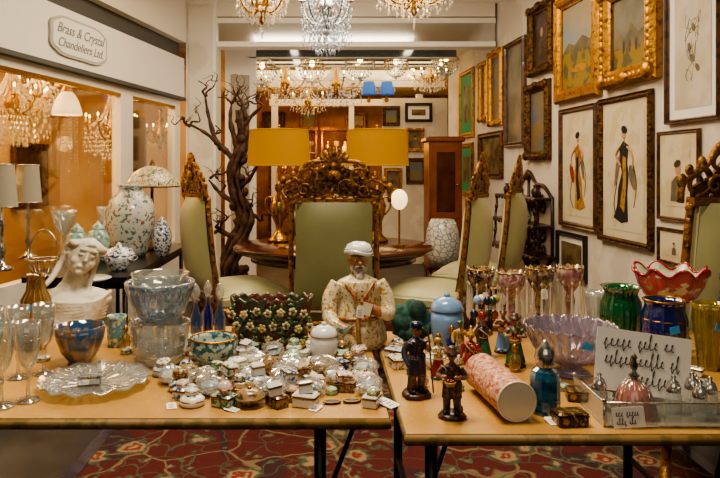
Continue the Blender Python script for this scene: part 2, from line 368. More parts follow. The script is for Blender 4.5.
# ---------------- chairs --------------------------------------------------------
def spiral(cx,cz,r,turns,sgn,y=0,a0=0,n=22):
    o=[]
    for i in range(n):
        t=i/(n-1); a=a0+sgn*turns*2*pi*t; rr=r*(1-.8*t); o.append((cx+rr*math.cos(a),y,cz+rr*math.sin(a)))
    return o
def crest(m,w,h,g=GOLD):
    pts=[(-w*.5,0),(-w*.52,h*.25),(-w*.36,h*.42),(-w*.24,h*.72),(-w*.1,h*.86),(0,h),(w*.1,h*.86),(w*.24,h*.72),(w*.36,h*.42),(w*.52,h*.25),(w*.5,0),(w*.3,h*.08),(0,h*.2),(-w*.3,h*.08)]
    m.slab([(p[0]*.86,p[1]*.86) for p in pts],-.008,.008,GOLDD)
    for s in(-1,1):
        m.tube(spiral(s*w*.40,h*.28,w*.11,1.3,s,0,pi/2),lerpr([.013,.006],22),g)
        m.tube(spiral(s*w*.24,h*.55,w*.10,1.3,-s,0,-pi/2),lerpr([.013,.006],22),g)
        m.tube(spiral(s*w*.10,h*.30,w*.09,1.2,s,0,0),lerpr([.011,.005],22),g)
        m.tube(spiral(s*w*.28,h*.25,w*.07,1.2,-s,-.01,0),lerpr([.009,.004],22),g)
        m.tube(cat([(s*w*.52,0,0),(s*w*.5,0,h*.3),(s*w*.35,0,h*.5),(s*w*.25,0,h*.8),(s*w*.08,0,h*.86)]),.012,g)
        for q in range(5): m.sph((s*w*(.47-.09*q),0,h*(.45+.11*q)),(.016,.013,.022),g,8,6)
        m.sph((s*w*.52,0,h*.3),(.020,.015,.028),g,8,6)
    for q in range(-3,4):
        a=q*.33; R=Matrix.Rotation(a,3,'Y'); m.sph(Vector((math.sin(a)*h*.22,0,h*.78+math.cos(a)*h*.2)),(.012,.011,h*.16),g,8,6,R)
    m.sph((0,-.012,h*.55),(w*.07,.022,h*.13),g,12,8); m.sph((0,.012,h*.55),(w*.07,.022,h*.13),g,12,8); m.sph((0,0,h*.76),.024,g,10,8)
    for q in range(9): m.sph((w*(-.4+.1*q),0,h*.1),(.015,.013,.013),g,8,6)
def pad(m,w,zc,h,th,mt,curve=0):
    n=12
    for sg in(-1,1):
        vs=[]
        for i in range(n+1):
            for j in range(n+1):
                u,v=i/n*2-1,j/n*2-1; vs.append((u*w*(1-.04*v),sg*(.02+th*(1-u**4)*(1-v**4))+curve*(u*u+.3*v*v),zc+v*h))
        f=[(i*(n+1)+j,(i+1)*(n+1)+j,(i+1)*(n+1)+j+1,i*(n+1)+j+1) for i in range(n) for j in range(n)]
        if sg>0: f=[t[::-1] for t in f]
        m.add(vs,f,mt)
    if not curve: m.box((0,0,zc),(w*2,.04,h*2),mt)
def chair_parts(SA,cw=.60,ch=.27,bw=.215,th=.045,curve=0):
    p=[]
    s=MB(); s.box((0,0,.46),(.54,.52,.08),SA,bev=.02)
    vs=[];n=12
    for i in range(n+1):
        for j in range(n+1):
            u,v=i/n*2-1,j/n*2-1; vs.append((u*.26,v*.25,.495+.07*(1-u**4)*(1-v**4)))
    s.add(vs,[(i*(n+1)+j,(i+1)*(n+1)+j,(i+1)*(n+1)+j+1,i*(n+1)+j+1) for i in range(n) for j in range(n)],SA)
    p.append(('seat',s.mesh()))
    fr=MB(); fr.box((0,0,.40),(.56,.54,.06),GOLD,bev=.012)
    for q in range(9): fr.sph((-.22+.055*q,-.272,.4),(.02,.01,.02),GOLD,8,6); fr.sph((-.22+.055*q,.272,.4),(.02,.01,.02),GOLD,8,6); fr.sph((.282,-.22+.055*q,.4),(.01,.02,.02),GOLD,8,6); fr.sph((-.282,-.22+.055*q,.4),(.01,.02,.02),GOLD,8,6)
    p.append(('seat_rail',fr.mesh()))
    for x,y in((-.23,-.22),(.23,-.22),(-.23,.22),(.23,.22)):
        l=MB(); dx=.03 if x>0 else -.03; dy=.03 if y>0 else -.03
        l.tube(cat([(x,y,.38),(x+dx,y+dy,.28),(x,y,.12),(x+dx,y+dy,.02)]),lerpr([.034,.036,.022,.018,.028],19),GOLD,10); l.sph((x+dx,y+dy,.025),(.032,.032,.025),GOLD,10,6); p.append(('leg',l.mesh()))
    b=MB(); b.M=Matrix.Translation((0,-.25,0))@Matrix.Rotation(math.radians(6),4,'X'); pad(b,bw,.83,.30,th,SA,curve)
    p.append(('backrest',b.mesh()))
    g=MB(); g.M=b.M
    for sg in(-1,1):
        x=bw+.02; g.tube(cat([(sg*x,curve*.6,.40),(sg*(x+.008),curve*.9,.7),(sg*(x+.004),curve,1.0),(sg*x,curve*1.2,1.13)]),.015,GOLD,8)
        for q in range(14): g.sph((sg*(x+.008),curve*.95,.50+.047*q),(.011,.016,.016),GOLD,8,6)
    g.box((0,curve*.5,.53),(bw*2+.03,.035,.03),GOLD); g.box((0,curve*.7,1.135),(bw*2+.05,.04,.03),GOLD)
    g.M=g.M@Matrix.Translation((0,curve*.7,1.13)); crest(g,cw,ch)
    p.append(('gilt_frame',g.mesh()))
    return p
CH=chair_parts(SATIN,.44,.26,.19,.06,.04); CHD=chair_parts(SATIND); CHW=chair_parts(SATIN,.56,.27,.225,.05); G='carved gilt dining chairs'
make('dining_chair','gilt carved chair, sage satin, back turned to the tables','chair',CHD,(.05,4.07,.016),0,G)
make('dining_chair','gilt carved chair, pale sage satin, beside the bare tree','chair',CH,(-.56,4.5,.016),-pi/2+.52,G)
make('dining_chair','gilt carved chair, pale sage satin, at the round table','chair',CH,(.69,4.42,.016),pi/2-.45,G)
make('dining_chair','gilt carved chair, pale sage satin, under carved shelf','chair',CH,(1.17,5.25,.016),pi/2-.45,G)
make('dining_chair','gilt carved chair, pale sage satin, near wall pictures','chair',CHW,(1.59,2.98,.016),.2,G,1.05)
t=MB(); t.lathe([(0,-.06),(.56,-.06),(.60,-.05),(.625,-.03),(.63,-.012),(.615,0),(0,0)],MAHOG,48)
ap=MB(); ap.lathe([(.50,-.11),(.52,-.11),(.52,-.055),(.50,-.055)],MAHOG,48)
p2=MB(); p2.lathe([(.05,0),(.12,.02),(.09,.1),(.05,.2),(.075,.32),(.1,.42),(.06,.5),(.07,.6),(.16,.66),(.2,.69)],MAHOG,24,(0,0,-.75))
parts=[('table_top',t.mesh()),('apron',ap.mesh()),('pedestal',p2.mesh())]
for q in range(4):
    l=MB(); a=q*pi/2+.7; l.tube(cat([(math.cos(a)*r,math.sin(a)*r,z) for r,z in((.05,-.6),(.2,-.62),(.34,-.7),(.42,-.735))]),lerpr([.04,.03,.022],19),MAHOG,8); parts.append(('foot',l.mesh()))
make('dining_table','round dark polished mahogany pedestal dining table','table',parts,(.06,4.80,.775),sc=(1.15,1,1))
def lamp(shR,shH,baseH,shm,bm,flare=.93):
    b=MB(); h=baseH; b.lathe([(0,0),(.085,0),(.09,.015),(.05,.04),(.022,.09),(.03,.13),(.06,.2),(.07,.27),(.045,.34),(.018,.38),(.02,h-.04),(.008,h),(.006,h+.06)],bm,24)
    for s in(-1,1): b.tube(cat([(s*.06,0,.2),(s*.1,0,.26),(s*.09,0,.33),(s*.04,0,.33)]),.007,bm)
    s=MB(); s.lathe([(shR,h),(shR*flare,h+shH)],shm,48); s.lathe([(shR*flare-.003,h+shH),(shR-.003,h)],shm,48); s.ring(shR,.004,shm,(0,0,h),48); s.ring(shR*flare,.004,shm,(0,0,h+shH),48)
    k=MB(); k.sph((0,0,h+shH*.45),(.03,.03,.045),BULB); k.cyl(.014,.05,bm,(0,0,h+shH*.45-.09))
    q=MB(); q.tube([(0,0,h+.05),(0,0,h+shH+.02)],.003,bm); q.sph((0,0,h+shH+.03),.013,bm); q.tube([(-shR*flare,0,h+shH-.01),(shR*flare,0,h+shH-.01)],.002,bm,5)
    return [('lamp_base',b.mesh()),('lamp_shade',s.mesh()),('bulb',k.mesh()),('finial',q.mesh())]
LP=lamp(.24,.265,.575,SHADE,BRASS)
for px in(279,377): make('table_lamp','brass lamp with mustard-gold drum shade on round table','lamp',LP,((px-CX)*5.0/F,5.0,.775),0,'pair of drum shade lamps')
m=MB(); m.lathe([(0,0),(.09,0),(.1,.02),(.04,.05),(.03,.12),(.05,.18),(.02,.25),(.03,.36)],GOLDB,20)
n=MB()
for q in range(22):
    a=q*2.4; r=.05+.08*random.random(); n.tube(cat([(0,0,.33),(math.cos(a)*r*.5,math.sin(a)*r*.5,.42),(math.cos(a)*r,math.sin(a)*r,.47+.2*random.random())]),.005,GOLDB,5); n.sph((math.cos(a)*r,math.sin(a)*r,.48+.2*random.random()),.018,GOLDB,8,6)
make('centrepiece','gilt branched centrepiece on the round dining table','ornament',[('pedestal',m.mesh()),('gilt_leaves',n.mesh())],(.03,4.95,.775))
m=MB(); m.cyl(.04,.02,BRASS); m.cyl(.007,.26,BRASS,(0,0,.02)); s=MB(); s.sph((0,0,.335),(.058,.058,.072),WSHADE,20,14)
make('egg_lamp','white egg-shaped glass lamp on slim brass stand','lamp',[('lamp_base',m.mesh()),('lamp_shade',s.mesh())],(.52,4.62,.775))
for px in(369,387):
    m=MB(); m.tube(cat([(0,.06,-.1),(0,0,-.12),(0,0,-.02)]),.008,BRASS,6); m.cyl(.03,.01,BRASS,(0,.07,-.1),rot=Matrix.Rotation(pi/2,3,'X')); s=MB(); s.lathe([(.095,-.03),(.07,.13)],BSHADE,20)
    make('wall_lamp','small blue-shaded brass lamp hanging from the white beam','lamp',[('lamp_arm',m.mesh()),('lamp_shade',s.mesh())],W(px,92,8.5),0,'blue-shaded lamps')
# ---------------- driftwood tree -------------------------------------------------
m=MB(); Y=5.45
def tp(px,py,dy=0): return W(px,py,Y+dy)
rt=random.Random(5)
for k in range(8):
    a=k*.8; pts=[]
    for i in range(13):
        t=i/12; c=tp([241,237,232,229,234,242,245,239,233,236,242,243,240][i],322-(322-112)*t); rr=(.064 if k<6 else .045)*(1-.55*t)*(1.6-.6*min(1,t*5))+rt.uniform(-.014,.016); aa=a+t*(3.2+k*.6)
        pts.append(c+Vector((rr*math.cos(aa),rr*math.sin(aa),0)))
    m.tube(cat(pts,4),[r*(1+.25*math.sin(i*1.3+k)) for i,r in enumerate(lerpr([.042,.028,.031,.021,.024,.011],49))],BARK,7)
for q in range(12): 
    c=tp(rt.choice((230,234,242,246)),rt.uniform(130,300)); m.sph(c+Vector((0,-.03,0)),(rt.uniform(.025,.04),.03,rt.uniform(.03,.05)),BARK,9,7)
def branch(br,r0,depth=0,d0=0):
    d=rt.uniform(-.15,.15); n=len(br); pts=[]
    for i,(x,y) in enumerate(br): pts.append(tp(x+rt.uniform(-1.8,1.8)*(i>0),y+rt.uniform(-1.8,1.8)*(i>0),d0+d*i/3))
    cc=cat(pts,5); m.tube(cc,[r*(1+.22*math.sin(i*1.9)) for i,r in enumerate(lerpr([r0,r0*.65,r0*.28],len(cc)))],BARK,7)
    if depth<2:
        for j in range(3 if depth==0 else 2):
            i=rt.randrange(1,n); x,y=br[i]; a=rt.uniform(-2.7,-.4); L=rt.uniform(11,22)*(.7 if depth else 1)
            branch([(x,y),(x+L*.35*math.cos(a),y+L*.35*math.sin(a)),(x+L*.65*math.cos(a+.4),y+L*.65*math.sin(a+.4)),(x+L*math.cos(a+rt.uniform(-.5,.5)),y+L*math.sin(a+rt.uniform(-.5,.5)))],r0*.42,depth+1,d0+d*i/3)
for br in ([(236,165),(222,150),(205,135),(190,128)],[(222,150),(214,140),(210,118),(206,98)],[(238,150),(230,125),(232,105)],[(239,140),(248,120),(262,106)],[(238,190),(252,178),(262,160)],[(236,205),(222,196),(210,180)],[(240,165),(256,150),(258,135)],[(234,225),(252,215),(262,222)],[(234,240),(220,232),(212,238)],[(238,125),(242,108),(238,96)]): branch(br,.029)
b=MB(); c=tp(238,320); b.lathe([(0,0),(.17,0),(.17,.03),(.10,.07),(.05,.09)],BARK,16,(c.x,c.y,0))
o=make('driftwood_tree','gnarled brown bare driftwood tree with fine twisted branches','sculpture',[('trunk',m.mesh()),('root_base',b.mesh())],(0,0,0))
for ch in o.children: ch.data.transform(Matrix.Translation((-c.x,-c.y,0)))
o.location=(c.x,c.y,0.014)
# ---------------- chandeliers ----------------------------------------------------
def chandelier(R,Hh,n,chain,mt,cr,drops=1.0,seed=1):
    rnd=random.Random(seed)
    st=MB(); st.lathe([(0,-chain),(.012,-chain),(.03,-chain-.03),(.015,-chain-Hh*.15),(.04,-chain-Hh*.3),(.02,-chain-Hh*.45),(.05,-chain-Hh*.6),(.06,-chain-Hh*.7),(.02,-chain-Hh*.85),(.028,-chain-Hh*.93),(0,-chain-Hh)],mt,18)
    parts=[('stem',st.mesh())]
    c=MB(); c.cyl(.05,.02,mt,(0,0,-.02)); k=max(2,int(chain/.045))
    for i in range(k):
        z=-chain*(i+.5)/k; R3=Matrix.Rotation(pi/2*(i%2),3,'Z'); c.tube([Vector((0,0,z))+R3@Vector((.008*math.cos(t*pi/4),0,chain/k*.62*math.sin(t*pi/4))) for t in range(8)],.0022,mt,4,True)
    parts.append(('chain',c.mesh()))
    zb=-chain-Hh*.65
    for q in range(n):
        a=2*pi*q/n; D=Vector((math.cos(a),math.sin(a),0)); A=MB()
        A.tube(cat([Vector((0,0,zb)),D*R*.35+Vector((0,0,zb-Hh*.18)),D*R*.8+Vector((0,0,zb-Hh*.1)),D*R+Vector((0,0,zb+Hh*.08))]),.007,mt,6)
        A.lathe([(.005,-.01),(.03,.0),(.026,.006),(.008,.006)],mt,12,D*R+Vector((0,0,zb+Hh*.08))); parts.append(('arm',A.mesh()))
        B=MB(); p=D*R+Vector((0,0,zb+Hh*.09)); B.cyl(.009,.05,CANDLE,p,8); B.sph(p+Vector((0,0,.065)),(.009,.009,.019),BULB,8,6); parts.append(('candle_bulb',B.mesh()))
    K=MB()
    for q in range(n*2):
        a=pi*q/n; D=Vector((math.cos(a),math.sin(a),0)); L=int(9*drops)+2
        for i in range(L):
            t=i/(L-1); p=D*(R*.12+(R*.8)*t**1.4)+Vector((0,0,-chain-Hh*.12-(Hh*.5)*t-Hh*.1*math.sin(pi*t))); K.octa(p,.008,.022,cr)
        for rr in(.4,.7,1.0):
            for j in range(int(2.5*drops)+1): K.octa(D*R*rr+Vector((rnd.uniform(-.015,.015),rnd.uniform(-.015,.015),zb-Hh*.02-.042*j-Hh*.2*(1-rr))),.009,.04,cr)
    for i in range(5): K.octa((0,0,-chain-Hh-.02*i),.014-.0015*i,.035,cr)
    parts.append(('crystal_drops',K.mesh(),None,None,'stuff'))
    return parts
def hangauto(lbl,px,ytop,ybot,wpx,Y,ceil,mt,cr,n=8,drops=1,seed=1):
    a=W(px,ytop,Y); b=W(px,ybot,Y); ch=max(.04,ceil-a.z); Hh=a.z-b.z if ceil-a.z>.04 else ceil-.04-b.z
    make('chandelier',lbl,'chandelier',chandelier(wpx*Y/F/2,Hh,n,ch,mt,cr,drops,seed),(a.x,Y,ceil),seed*.37)
hangauto('gold and crystal chandelier hanging from the ceiling',262,-50,26,48,4.6,3.0,BRASS,CRYS,8,1.1,1)
hangauto('bluish crystal chandelier with long cut drops',326,-48,39,48,4.4,3.0,CHROME,CRYSB,8,2.0,2)
hangauto('brass arm chandelier with amber bulbs',414,-54,17,72,4.6,3.0,BRASS,CRYS,8,.8,3)
hangauto('small crystal chandelier in the back room',285,48,96,50,8.2,2.71,BRASS,CRYS,6,1.6,4)
hangauto('crystal chandelier with white drops in back room',336,46,96,52,8.3,2.71,BRASS,CRYSB,6,2.0,5)
hangauto('dark brass chandelier in the back room',378,56,88,34,9.9,2.71,GOLDD,CRYSB,6,1,6)
hangauto('crystal chandelier near the rear partition',308,70,112,34,10.1,2.71,BRASS,CRYS,6,1.4,7)
hangauto('small crystal chandelier by the picture wall',430,54,86,32,8.3,2.71,BRASS,CRYS,6,1.2,8)
hangauto('gold beaded chandelier in the bright showroom',12,62,124,66,5.0,2.38,GOLDB,CRYS,10,2.4,9)
hangauto('crystal chandelier with candle arms in the showroom',112,88,150,50,6.3,2.38,BRASS,CRYS,8,2,10)
hangauto('gilt chandelier behind the showroom window',38,68,100,38,6.4,2.38,GOLDB,CRYS,8,1.6,11)
hangauto('crystal chandelier behind far showroom pane',160,108,150,26,7.3,2.38,BRASS,CRYS,6,1,12)
# basket-shaped crystal pendants in the back room
def cpend(R,Hh,chain,cr,seed):
    r=random.Random(seed); f=MB(); f.tube([(0,0,0),(0,0,-chain)],.005,BRASS,5); f.ring(R*.35,.006,BRASS,(0,0,-chain),18); f.ring(R,.007,BRASS,(0,0,-chain-Hh*.45),24); K=MB(); b=MB(); b.sph((0,0,-chain-Hh*.4),(.03,.03,.04),BULB,10,8)
    for q in range(16):
        a=q*pi/8; D=Vector((math.cos(a),math.sin(a),0))
        for i in range(8): t=i/7; K.octa(D*(R*.35+(R*.65)*t**1.5)+Vector((0,0,-chain-Hh*.45*t)),.010,.026,cr)
        for i in range(7): t=i/6; K.octa(D*R*math.cos(t*pi/2*.92)+Vector((0,0,-chain-Hh*.45-Hh*.5*math.sin(t*pi/2))),.010,.028,cr)
        for j in range(2): K.octa(D*R+Vector((0,0,-chain-Hh*.5-.04*j)),.008,.038,cr)
    K.octa((0,0,-chain-Hh),.018,.05,cr); return [('frame',f.mesh()),('bulb',b.mesh()),('crystal_strands',K.mesh(),None,None,'stuff')]
for i,(px,yt,yb,wp,Y) in enumerate(((262,52,86,30,7.6),(312,50,84,26,7.5),(360,46,80,30,7.6),(396,50,78,24,7.5),(446,46,76,26,7.7),(350,64,98,26,9.3))):
    a=W(px,yt,Y); make('crystal_pendant','basket-shaped crystal pendant light in the back room','pendant light',cpend(wp*Y/F/2,(yb-yt)*Y/F,2.71-a.z,CRYS if i%2 else CRYSB,i),(a.x,Y,2.71),i*.4,'crystal basket pendants')
for px,yt,yb,Y in((328,60,92,9.4),(412,56,84,8.9)):
    a=W(px,yt,Y); h=(yb-yt)*Y/F; r=.09; f=MB()
    for q in range(6):
        t=q*pi/3; f.tube([(r*.7*math.cos(t),r*.7*math.sin(t),-h*.9),(r*math.cos(t),r*math.sin(t),-h*.3),(.02*math.cos(t),.02*math.sin(t),0)],.006,BRASS,5)
    f.ring(r,.006,BRASS,(0,0,-h*.3),6); f.ring(r*.7,.006,BRASS,(0,0,-h*.9),6); f.tube([(0,0,0),(0,0,2.71-a.z)],.005,BRASS,5); g=MB(); g.lathe([(r*.68,-h*.9),(r*.96,-h*.3)],CLEAR,6,smooth=False); k=MB(); k.sph((0,0,-h*.55),(.025,.025,.04),BULB,10,8)
    make('lantern','small brass hexagonal hanging lantern in the back room','lantern',[('frame',f.mesh()),('glass_panes',g.mesh()),('bulb',k.mesh())],a,0,'brass lanterns')
p=W(67,88,4.9); m=MB(); m.lathe([(.104,-.20),(.108,-.195),(.100,-.15),(.085,-.10),(.06,-.055),(.03,-.02),(0,-.015)],WSHADE,28,fx=lambda t,r,z:(r*(1+.02*math.cos(12*t)*(z<-.1)),z)); m.sph((0,0,-.15),(.06,.06,.06),WSHADE,16,10); k=MB(); k.tube([(0,0,0),(0,0,2.38-p.z)],.005,BRASS); k.lathe([(.045,-.03),(.03,0),(.012,.03)],BRASS,16)
make('pendant_lamp','glowing flared white glass pendant lamp on brass rod','lamp',[('lamp_shade',m.mesh()),('rod',k.mesh())],p)
K=MB(); r=random.Random(9)
for i in range(18):
    L=r.randint(9,20)
    for j in range(L): K.octa((.035*i,r.uniform(-.01,.01)+.05*(i%2),-.035*j-.02),.010,.03,CRYS)
rl=MB(); rl.tube([(-.04,.02,0),(.64,.02,0)],.012,BRASS,8); 
for x in(0,.60): rl.tube([(x,.02,0),(x,.02,.5)],.006,BRASS,6)
make('crystal_display','strands of crystal drops hanging from a brass rail','crystal display',[('rail',rl.mesh()),('crystal_strands',K.mesh(),None,None,'stuff')],(-2.95,7.1,1.88),.1)
# ---------------- pictures --------------------------------------------------------
def frame_mesh(w,h,fw,d,mt,orn):
    m=MB(); prof=[(0,0),(0,.55*d),(.18*fw,d),(.42*fw,.75*d),(.7*fw,.9*d),(.85*fw,.55*d),(fw,.4*d),(fw,.1*d)]
    vs=[]
    for t,y in prof:
        for sx,sz in((-1,-1),(1,-1),(1,1),(-1,1)): vs.append((sx*(w/2-t),-y,sz*(h/2-t)))
    fs=[(i*4+j,i*4+(j+1)%4,(i+1)*4+(j+1)%4,(i+1)*4+j) for i in range(len(prof)-1) for j in range(4)]
    m.add(vs,fs,mt,False)
    if orn:
        r=fw*.28
        nx=max(3,int(w/(fw*.5))); nz=max(3,int(h/(fw*.5)))
        for i in range(nx+1):
            for s in(-1,1): m.sph((-w/2+fw*.4+(w-fw*.8)*i/nx,-d*.8,s*(h/2-fw*.4)),(r*(1+.4*(i%2)),r*.6,r),mt,7,5)
        for i in range(1,nz):
            for s in(-1,1): m.sph((s*(w/2-fw*.4),-d*.8,-h/2+fw*.4+(h-fw*.8)*i/nz),(r,r*.6,r*(1+.4*(i%2))),mt,7,5)
        for sx in(-1,1):
            for sz in(-1,1): m.sph((sx*(w/2-fw*.45),-d*.9,sz*(h/2-fw*.45)),(fw*.5,fw*.3,fw*.5),mt,9,7)
        for s in(-1,1): m.sph((0,-d*.9,s*(h/2-fw*.35)),(fw*.9,fw*.3,fw*.4),mt,9,7)
    return m.mesh()
def ell(cx,cz,rx,rz,n=16,a=0):
    o=[]
    for i in range(n):
        t=2*pi*i/n; x=rx*math.cos(t); z=rz*math.sin(t); o.append((cx+x*math.cos(a)-z*math.sin(a),cz+x*math.sin(a)+z*math.cos(a)))
    return o
def noisemat(nm,a,b,c,sc=6): return mat(nm,a,.5,c2=b,c3=c,scale=sc,s3=sc*2,lo=.42,hi=.6,lo3=.55,hi3=.65)
P1=noisemat('dark_portrait','#2c2018','#4a3420','#7a5a38'); P2=noisemat('harbour_painting','#5a6a76','#7a6a40','#a58a40',5)
P3=noisemat('misty_landscape','#7c7868','#5b5a4c','#a09068',4); P4=noisemat('sketch_paper','#ccc4b6','#bcb29c','#c2b89f',5); P5=noisemat('old_print','#7a6a48','#4c3c24','#998458',8)
SKY=mat('painted_sky','#768e9c',.5,c2='#b09458',scale=4,lo=.35,hi=.65); SEA=mat('painted_field','#8a722c',.5,c2='#54543a',scale=9)
DRK=mat('dark_figures','#3a3228',.6,c2='#5a4a34',scale=15)
SKINP=mat('painted_flesh','#b98a66',.7)
SMUD=mat('soft_wash','#7c6c4c',.7,c2='#5c5a4a',scale=12,lo=.4,hi=.6)
def canvas(w,h,fw,style,matw=0):
    m=MB(); iw,ih=w-2*fw,h-2*fw; y=-.008; R=lambda a,b,c,d:[(a,c),(b,c),(b,d),(a,d)]
    if matw:
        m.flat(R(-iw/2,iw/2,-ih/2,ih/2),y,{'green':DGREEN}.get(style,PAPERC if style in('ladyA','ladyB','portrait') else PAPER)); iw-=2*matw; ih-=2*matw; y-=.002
    if style=='land':
        m.flat(R(-iw/2,iw/2,-ih*.05,ih/2),y,SKY); m.flat(R(-iw/2,iw/2,-ih/2,-ih*.05),y,SEA)
        m.flat([(-iw/2,-ih*.05),(-iw*.3,ih*.06),(-iw*.1,ih*.01),(iw*.15,ih*.1),(iw*.35,ih*.02),(iw/2,ih*.05),(iw/2,-ih*.06),(-iw/2,-ih*.06)],y-.001,SMUD)
        m.flat(ell(iw*.1,-ih*.28,iw*.3,ih*.05,12),y-.001,OCHRE)
    elif style=='figures':
        m.flat(R(-iw/2,iw/2,-ih/2,ih/2),y,P3); m.flat(R(-iw/2,iw/2,-ih/2,-ih*.22),y-.0005,SEA)
        m.flat([(-iw/2,-ih*.22),(-iw*.3,0),(-iw*.15,-ih*.1),(0,ih*.12),(iw*.2,-ih*.05),(iw/2,ih*.05),(iw/2,-ih*.22)],y-.0007,SMUD)
        for i in range(3): x=-iw*.2+iw*.17*i; m.flat(ell(x,-ih*.2,iw*.03,ih*.1,10),y-.001,DRK)
    elif style in('ladyA','ladyB'):
        m.flat(R(-iw/2,iw/2,-ih/2,ih/2),y,PAPERC); s=ih; q=y-.001
        sg=1 if style=='ladyA' else -1; D=OCHRE if style=='ladyA' else INK
        m.flat([(sg*s*x,s*z) for x,z in((-.07,.2),(.02,.24),(.08,.18),(.07,.05),(.04,-.02),(.10,-.15),(.12,-.30),(.18,-.40),(.05,-.44),(-.06,-.42),(-.05,-.2),(-.07,-.05),(-.05,.06))],q,D)
        m.flat([(sg*s*x,s*z) for x,z in((-.03,.1),(.03,.12),(.02,-.1),(.07,-.3),(0,-.35),(-.03,-.15))],q-.001,INK if D is OCHRE else OCHRE)
        m.flat(ell(sg*s*.01,s*.295,s*.033,s*.045,16,.2),q,SKINP); m.flat(ell(sg*s*.0,s*.33,s*.05,s*.032,16,.3*sg),q-.001,INK); m.flat([(s*x*sg,s*z) for x,z in((-.012,.2),(.012,.2),(.014,.26),(-.008,.26))],q,SKINP)
        m.tube(cat([(sg*s*.06,q,s*.2),(sg*s*.13,q,s*.12),(sg*s*.05,q,s*.03)]),s*.011,SKINP,5); m.tube(cat([(-sg*s*.05,q,s*.19),(-sg*s*.13,q,s*.12),(-sg*s*.14,q,s*.0)]),s*.010,SKINP,5)
        m.flat(ell(-sg*s*.13,-s*.06,s*.05,s*.11,12,.4),q,REDW if style=='ladyA' else SMUD); m.flat([(sg*s*x,s*z) for x,z in((.06,.15),(.14,.05),(.17,-.15),(.12,-.1),(.08,.0))],q-.0005,SMUD)
        m.tube(cat([(-.12*s,q,-.1*s),(-.17*s,q,-.3*s),(-.10*s,q,-.42*s)]),s*.004,INK,4); m.tube(cat([(.12*s,q,.1*s),(.19*s,q,-.1*s),(.15*s,q,-.3*s)]),s*.003,INK,4)
    elif style=='sketch':
        m.flat(R(-iw/2,iw/2,-ih/2,ih/2),y,P4)
        for a in range(11):
            r=random.Random(a); cx,cz=iw*r.uniform(-.15,.15),ih*r.uniform(-.25,.25); pts=[(cx+iw*r.uniform(-.12,.12),y,cz+ih*r.uniform(-.12,.12)) for _ in range(5)]; m.tube(cat(pts,5),.0014,SMUD,4)
        for a in range(4): r=random.Random(a+50); m.flat(ell(iw*r.uniform(-.15,.15),ih*r.uniform(-.2,.2),iw*.05,ih*.04,12,r.random()),y-.001,SMUD)
    elif style=='portrait':
        m.flat(R(-iw/2,iw/2,-ih/2,ih/2),y,P5 if not matw else PAPERC); s=ih
        m.flat([(s*x,s*z) for x,z in((-.2,-.42),(-.17,-.1),(-.04,-.0),(.05,.0),(.16,-.08),(.2,-.42))],y-.001,SMUD); m.flat(ell(.01*s,s*.12,s*.08,s*.11,16,.15),y-.0015,SKINP); m.flat(ell(0,s*.2,s*.10,s*.06,16,.3),y-.002,DRK)
    else: m.flat(R(-iw/2,iw/2,-ih/2,ih/2),y,{'dark':P1,'harb':P2,'mist':P3,'print':P5,'green':P5}.get(style,P1))
    if style=='dark':
        s=ih; m.flat(ell(0,s*.12,s*.06,s*.09),y-.001,SKINP); m.flat([(s*x,s*z) for x,z in((-.16,-.4),(-.12,-.02),(.1,0),(.16,-.4))],y-.001,DRK)
    return m.mesh()
def picture(x0,x1,yt,yb,style,fm,fw,d,orn,label,matw=0):
    (xa,ya),(xb,yb2)=wallR(x0),wallR(x1); xm=(x0+x1)/2; X,Yc=(xa+xb)/2,(ya+yb2)/2
    _,Ym=wallR(xm); zt=H-(yt-CY)*Ym/F; zb=H-(yb-CY)*Ym/F; w=math.hypot(xa-xb,ya-yb2); h=zt-zb
    bk=MB(); bk.box((0,-.003,0),(w-fw,.004,h-fw),BLACKP)
    make('framed_picture',label,'picture',[('frame',frame_mesh(w,h,fw,d,fm,orn)),('canvas',canvas(w,h,fw,style,matw)),('backing',bk.mesh())],Vector((X,Yc,(zt+zb)/2))+Vector((-1,-.053,0))*.003,math.radians(-87))
GB,GD=GOLDB,GOLDD; BRW=mat('brown_frame','#5c3a1e',.4,c2='#38200e',scale=20,coat=.3)
picture(559,603,-12,100,'land',GB,.10,.05,False,'landscape with blue sky in wide gold frame')
picture(607,663,-25,84,'figures',GB,.11,.07,True,'misty scene with figures in ornate gilt frame')
picture(669,724,-30,122,'sketch',BRW,.025,.03,False,'pale ink sketch in thin dark frame',.05)
picture(532,555,2,74,'dark',GD,.08,.05,True,'small portrait in heavy carved dark gilt frame')
picture(529,552,82,160,'harb',GD,.08,.05,True,'dark portrait in carved antique gold frame')
picture(507,527,40,147,'mist',BRW,.05,.04,False,'tall murky painting in brown frame')
picture(492,505,50,126,'harb',GB,.07,.05,True,'small painting in ornate gilt frame')
picture(482,490,62,122,'harb',GB,.07,.05,True,'narrow gilt-framed picture high on the wall')
picture(481,504,132,178,'print',GD,.06,.04,False,'old print in dark gilt frame below others')
picture(562,599,106,229,'ladyA',BRW,.04,.03,False,'drawing of standing woman in ochre dress, brown frame',.05)
picture(602,655,94,246,'ladyB',GD,.04,.035,False,'drawing of woman in black gown, thin gold frame',.05)
picture(660,702,130,222,'portrait',BRW,.022,.02,False,'small woman portrait on cream paper, thin frame',.06)
picture(559,588,233,278,'print',BLACKP,.035,.03,False,'small picture in black frame hung low',.04)
picture(660,694,229,266,'portrait',GD,.02,.02,False,'small drawing in thin gold frame low on wall',.03)
picture(461,475,70,138,'green',GB,.06,.03,False,'narrow picture with green mat',.12)
picture(461,474,143,196,'green',GB,.06,.03,False,'picture with green mat hung beneath another',.10)
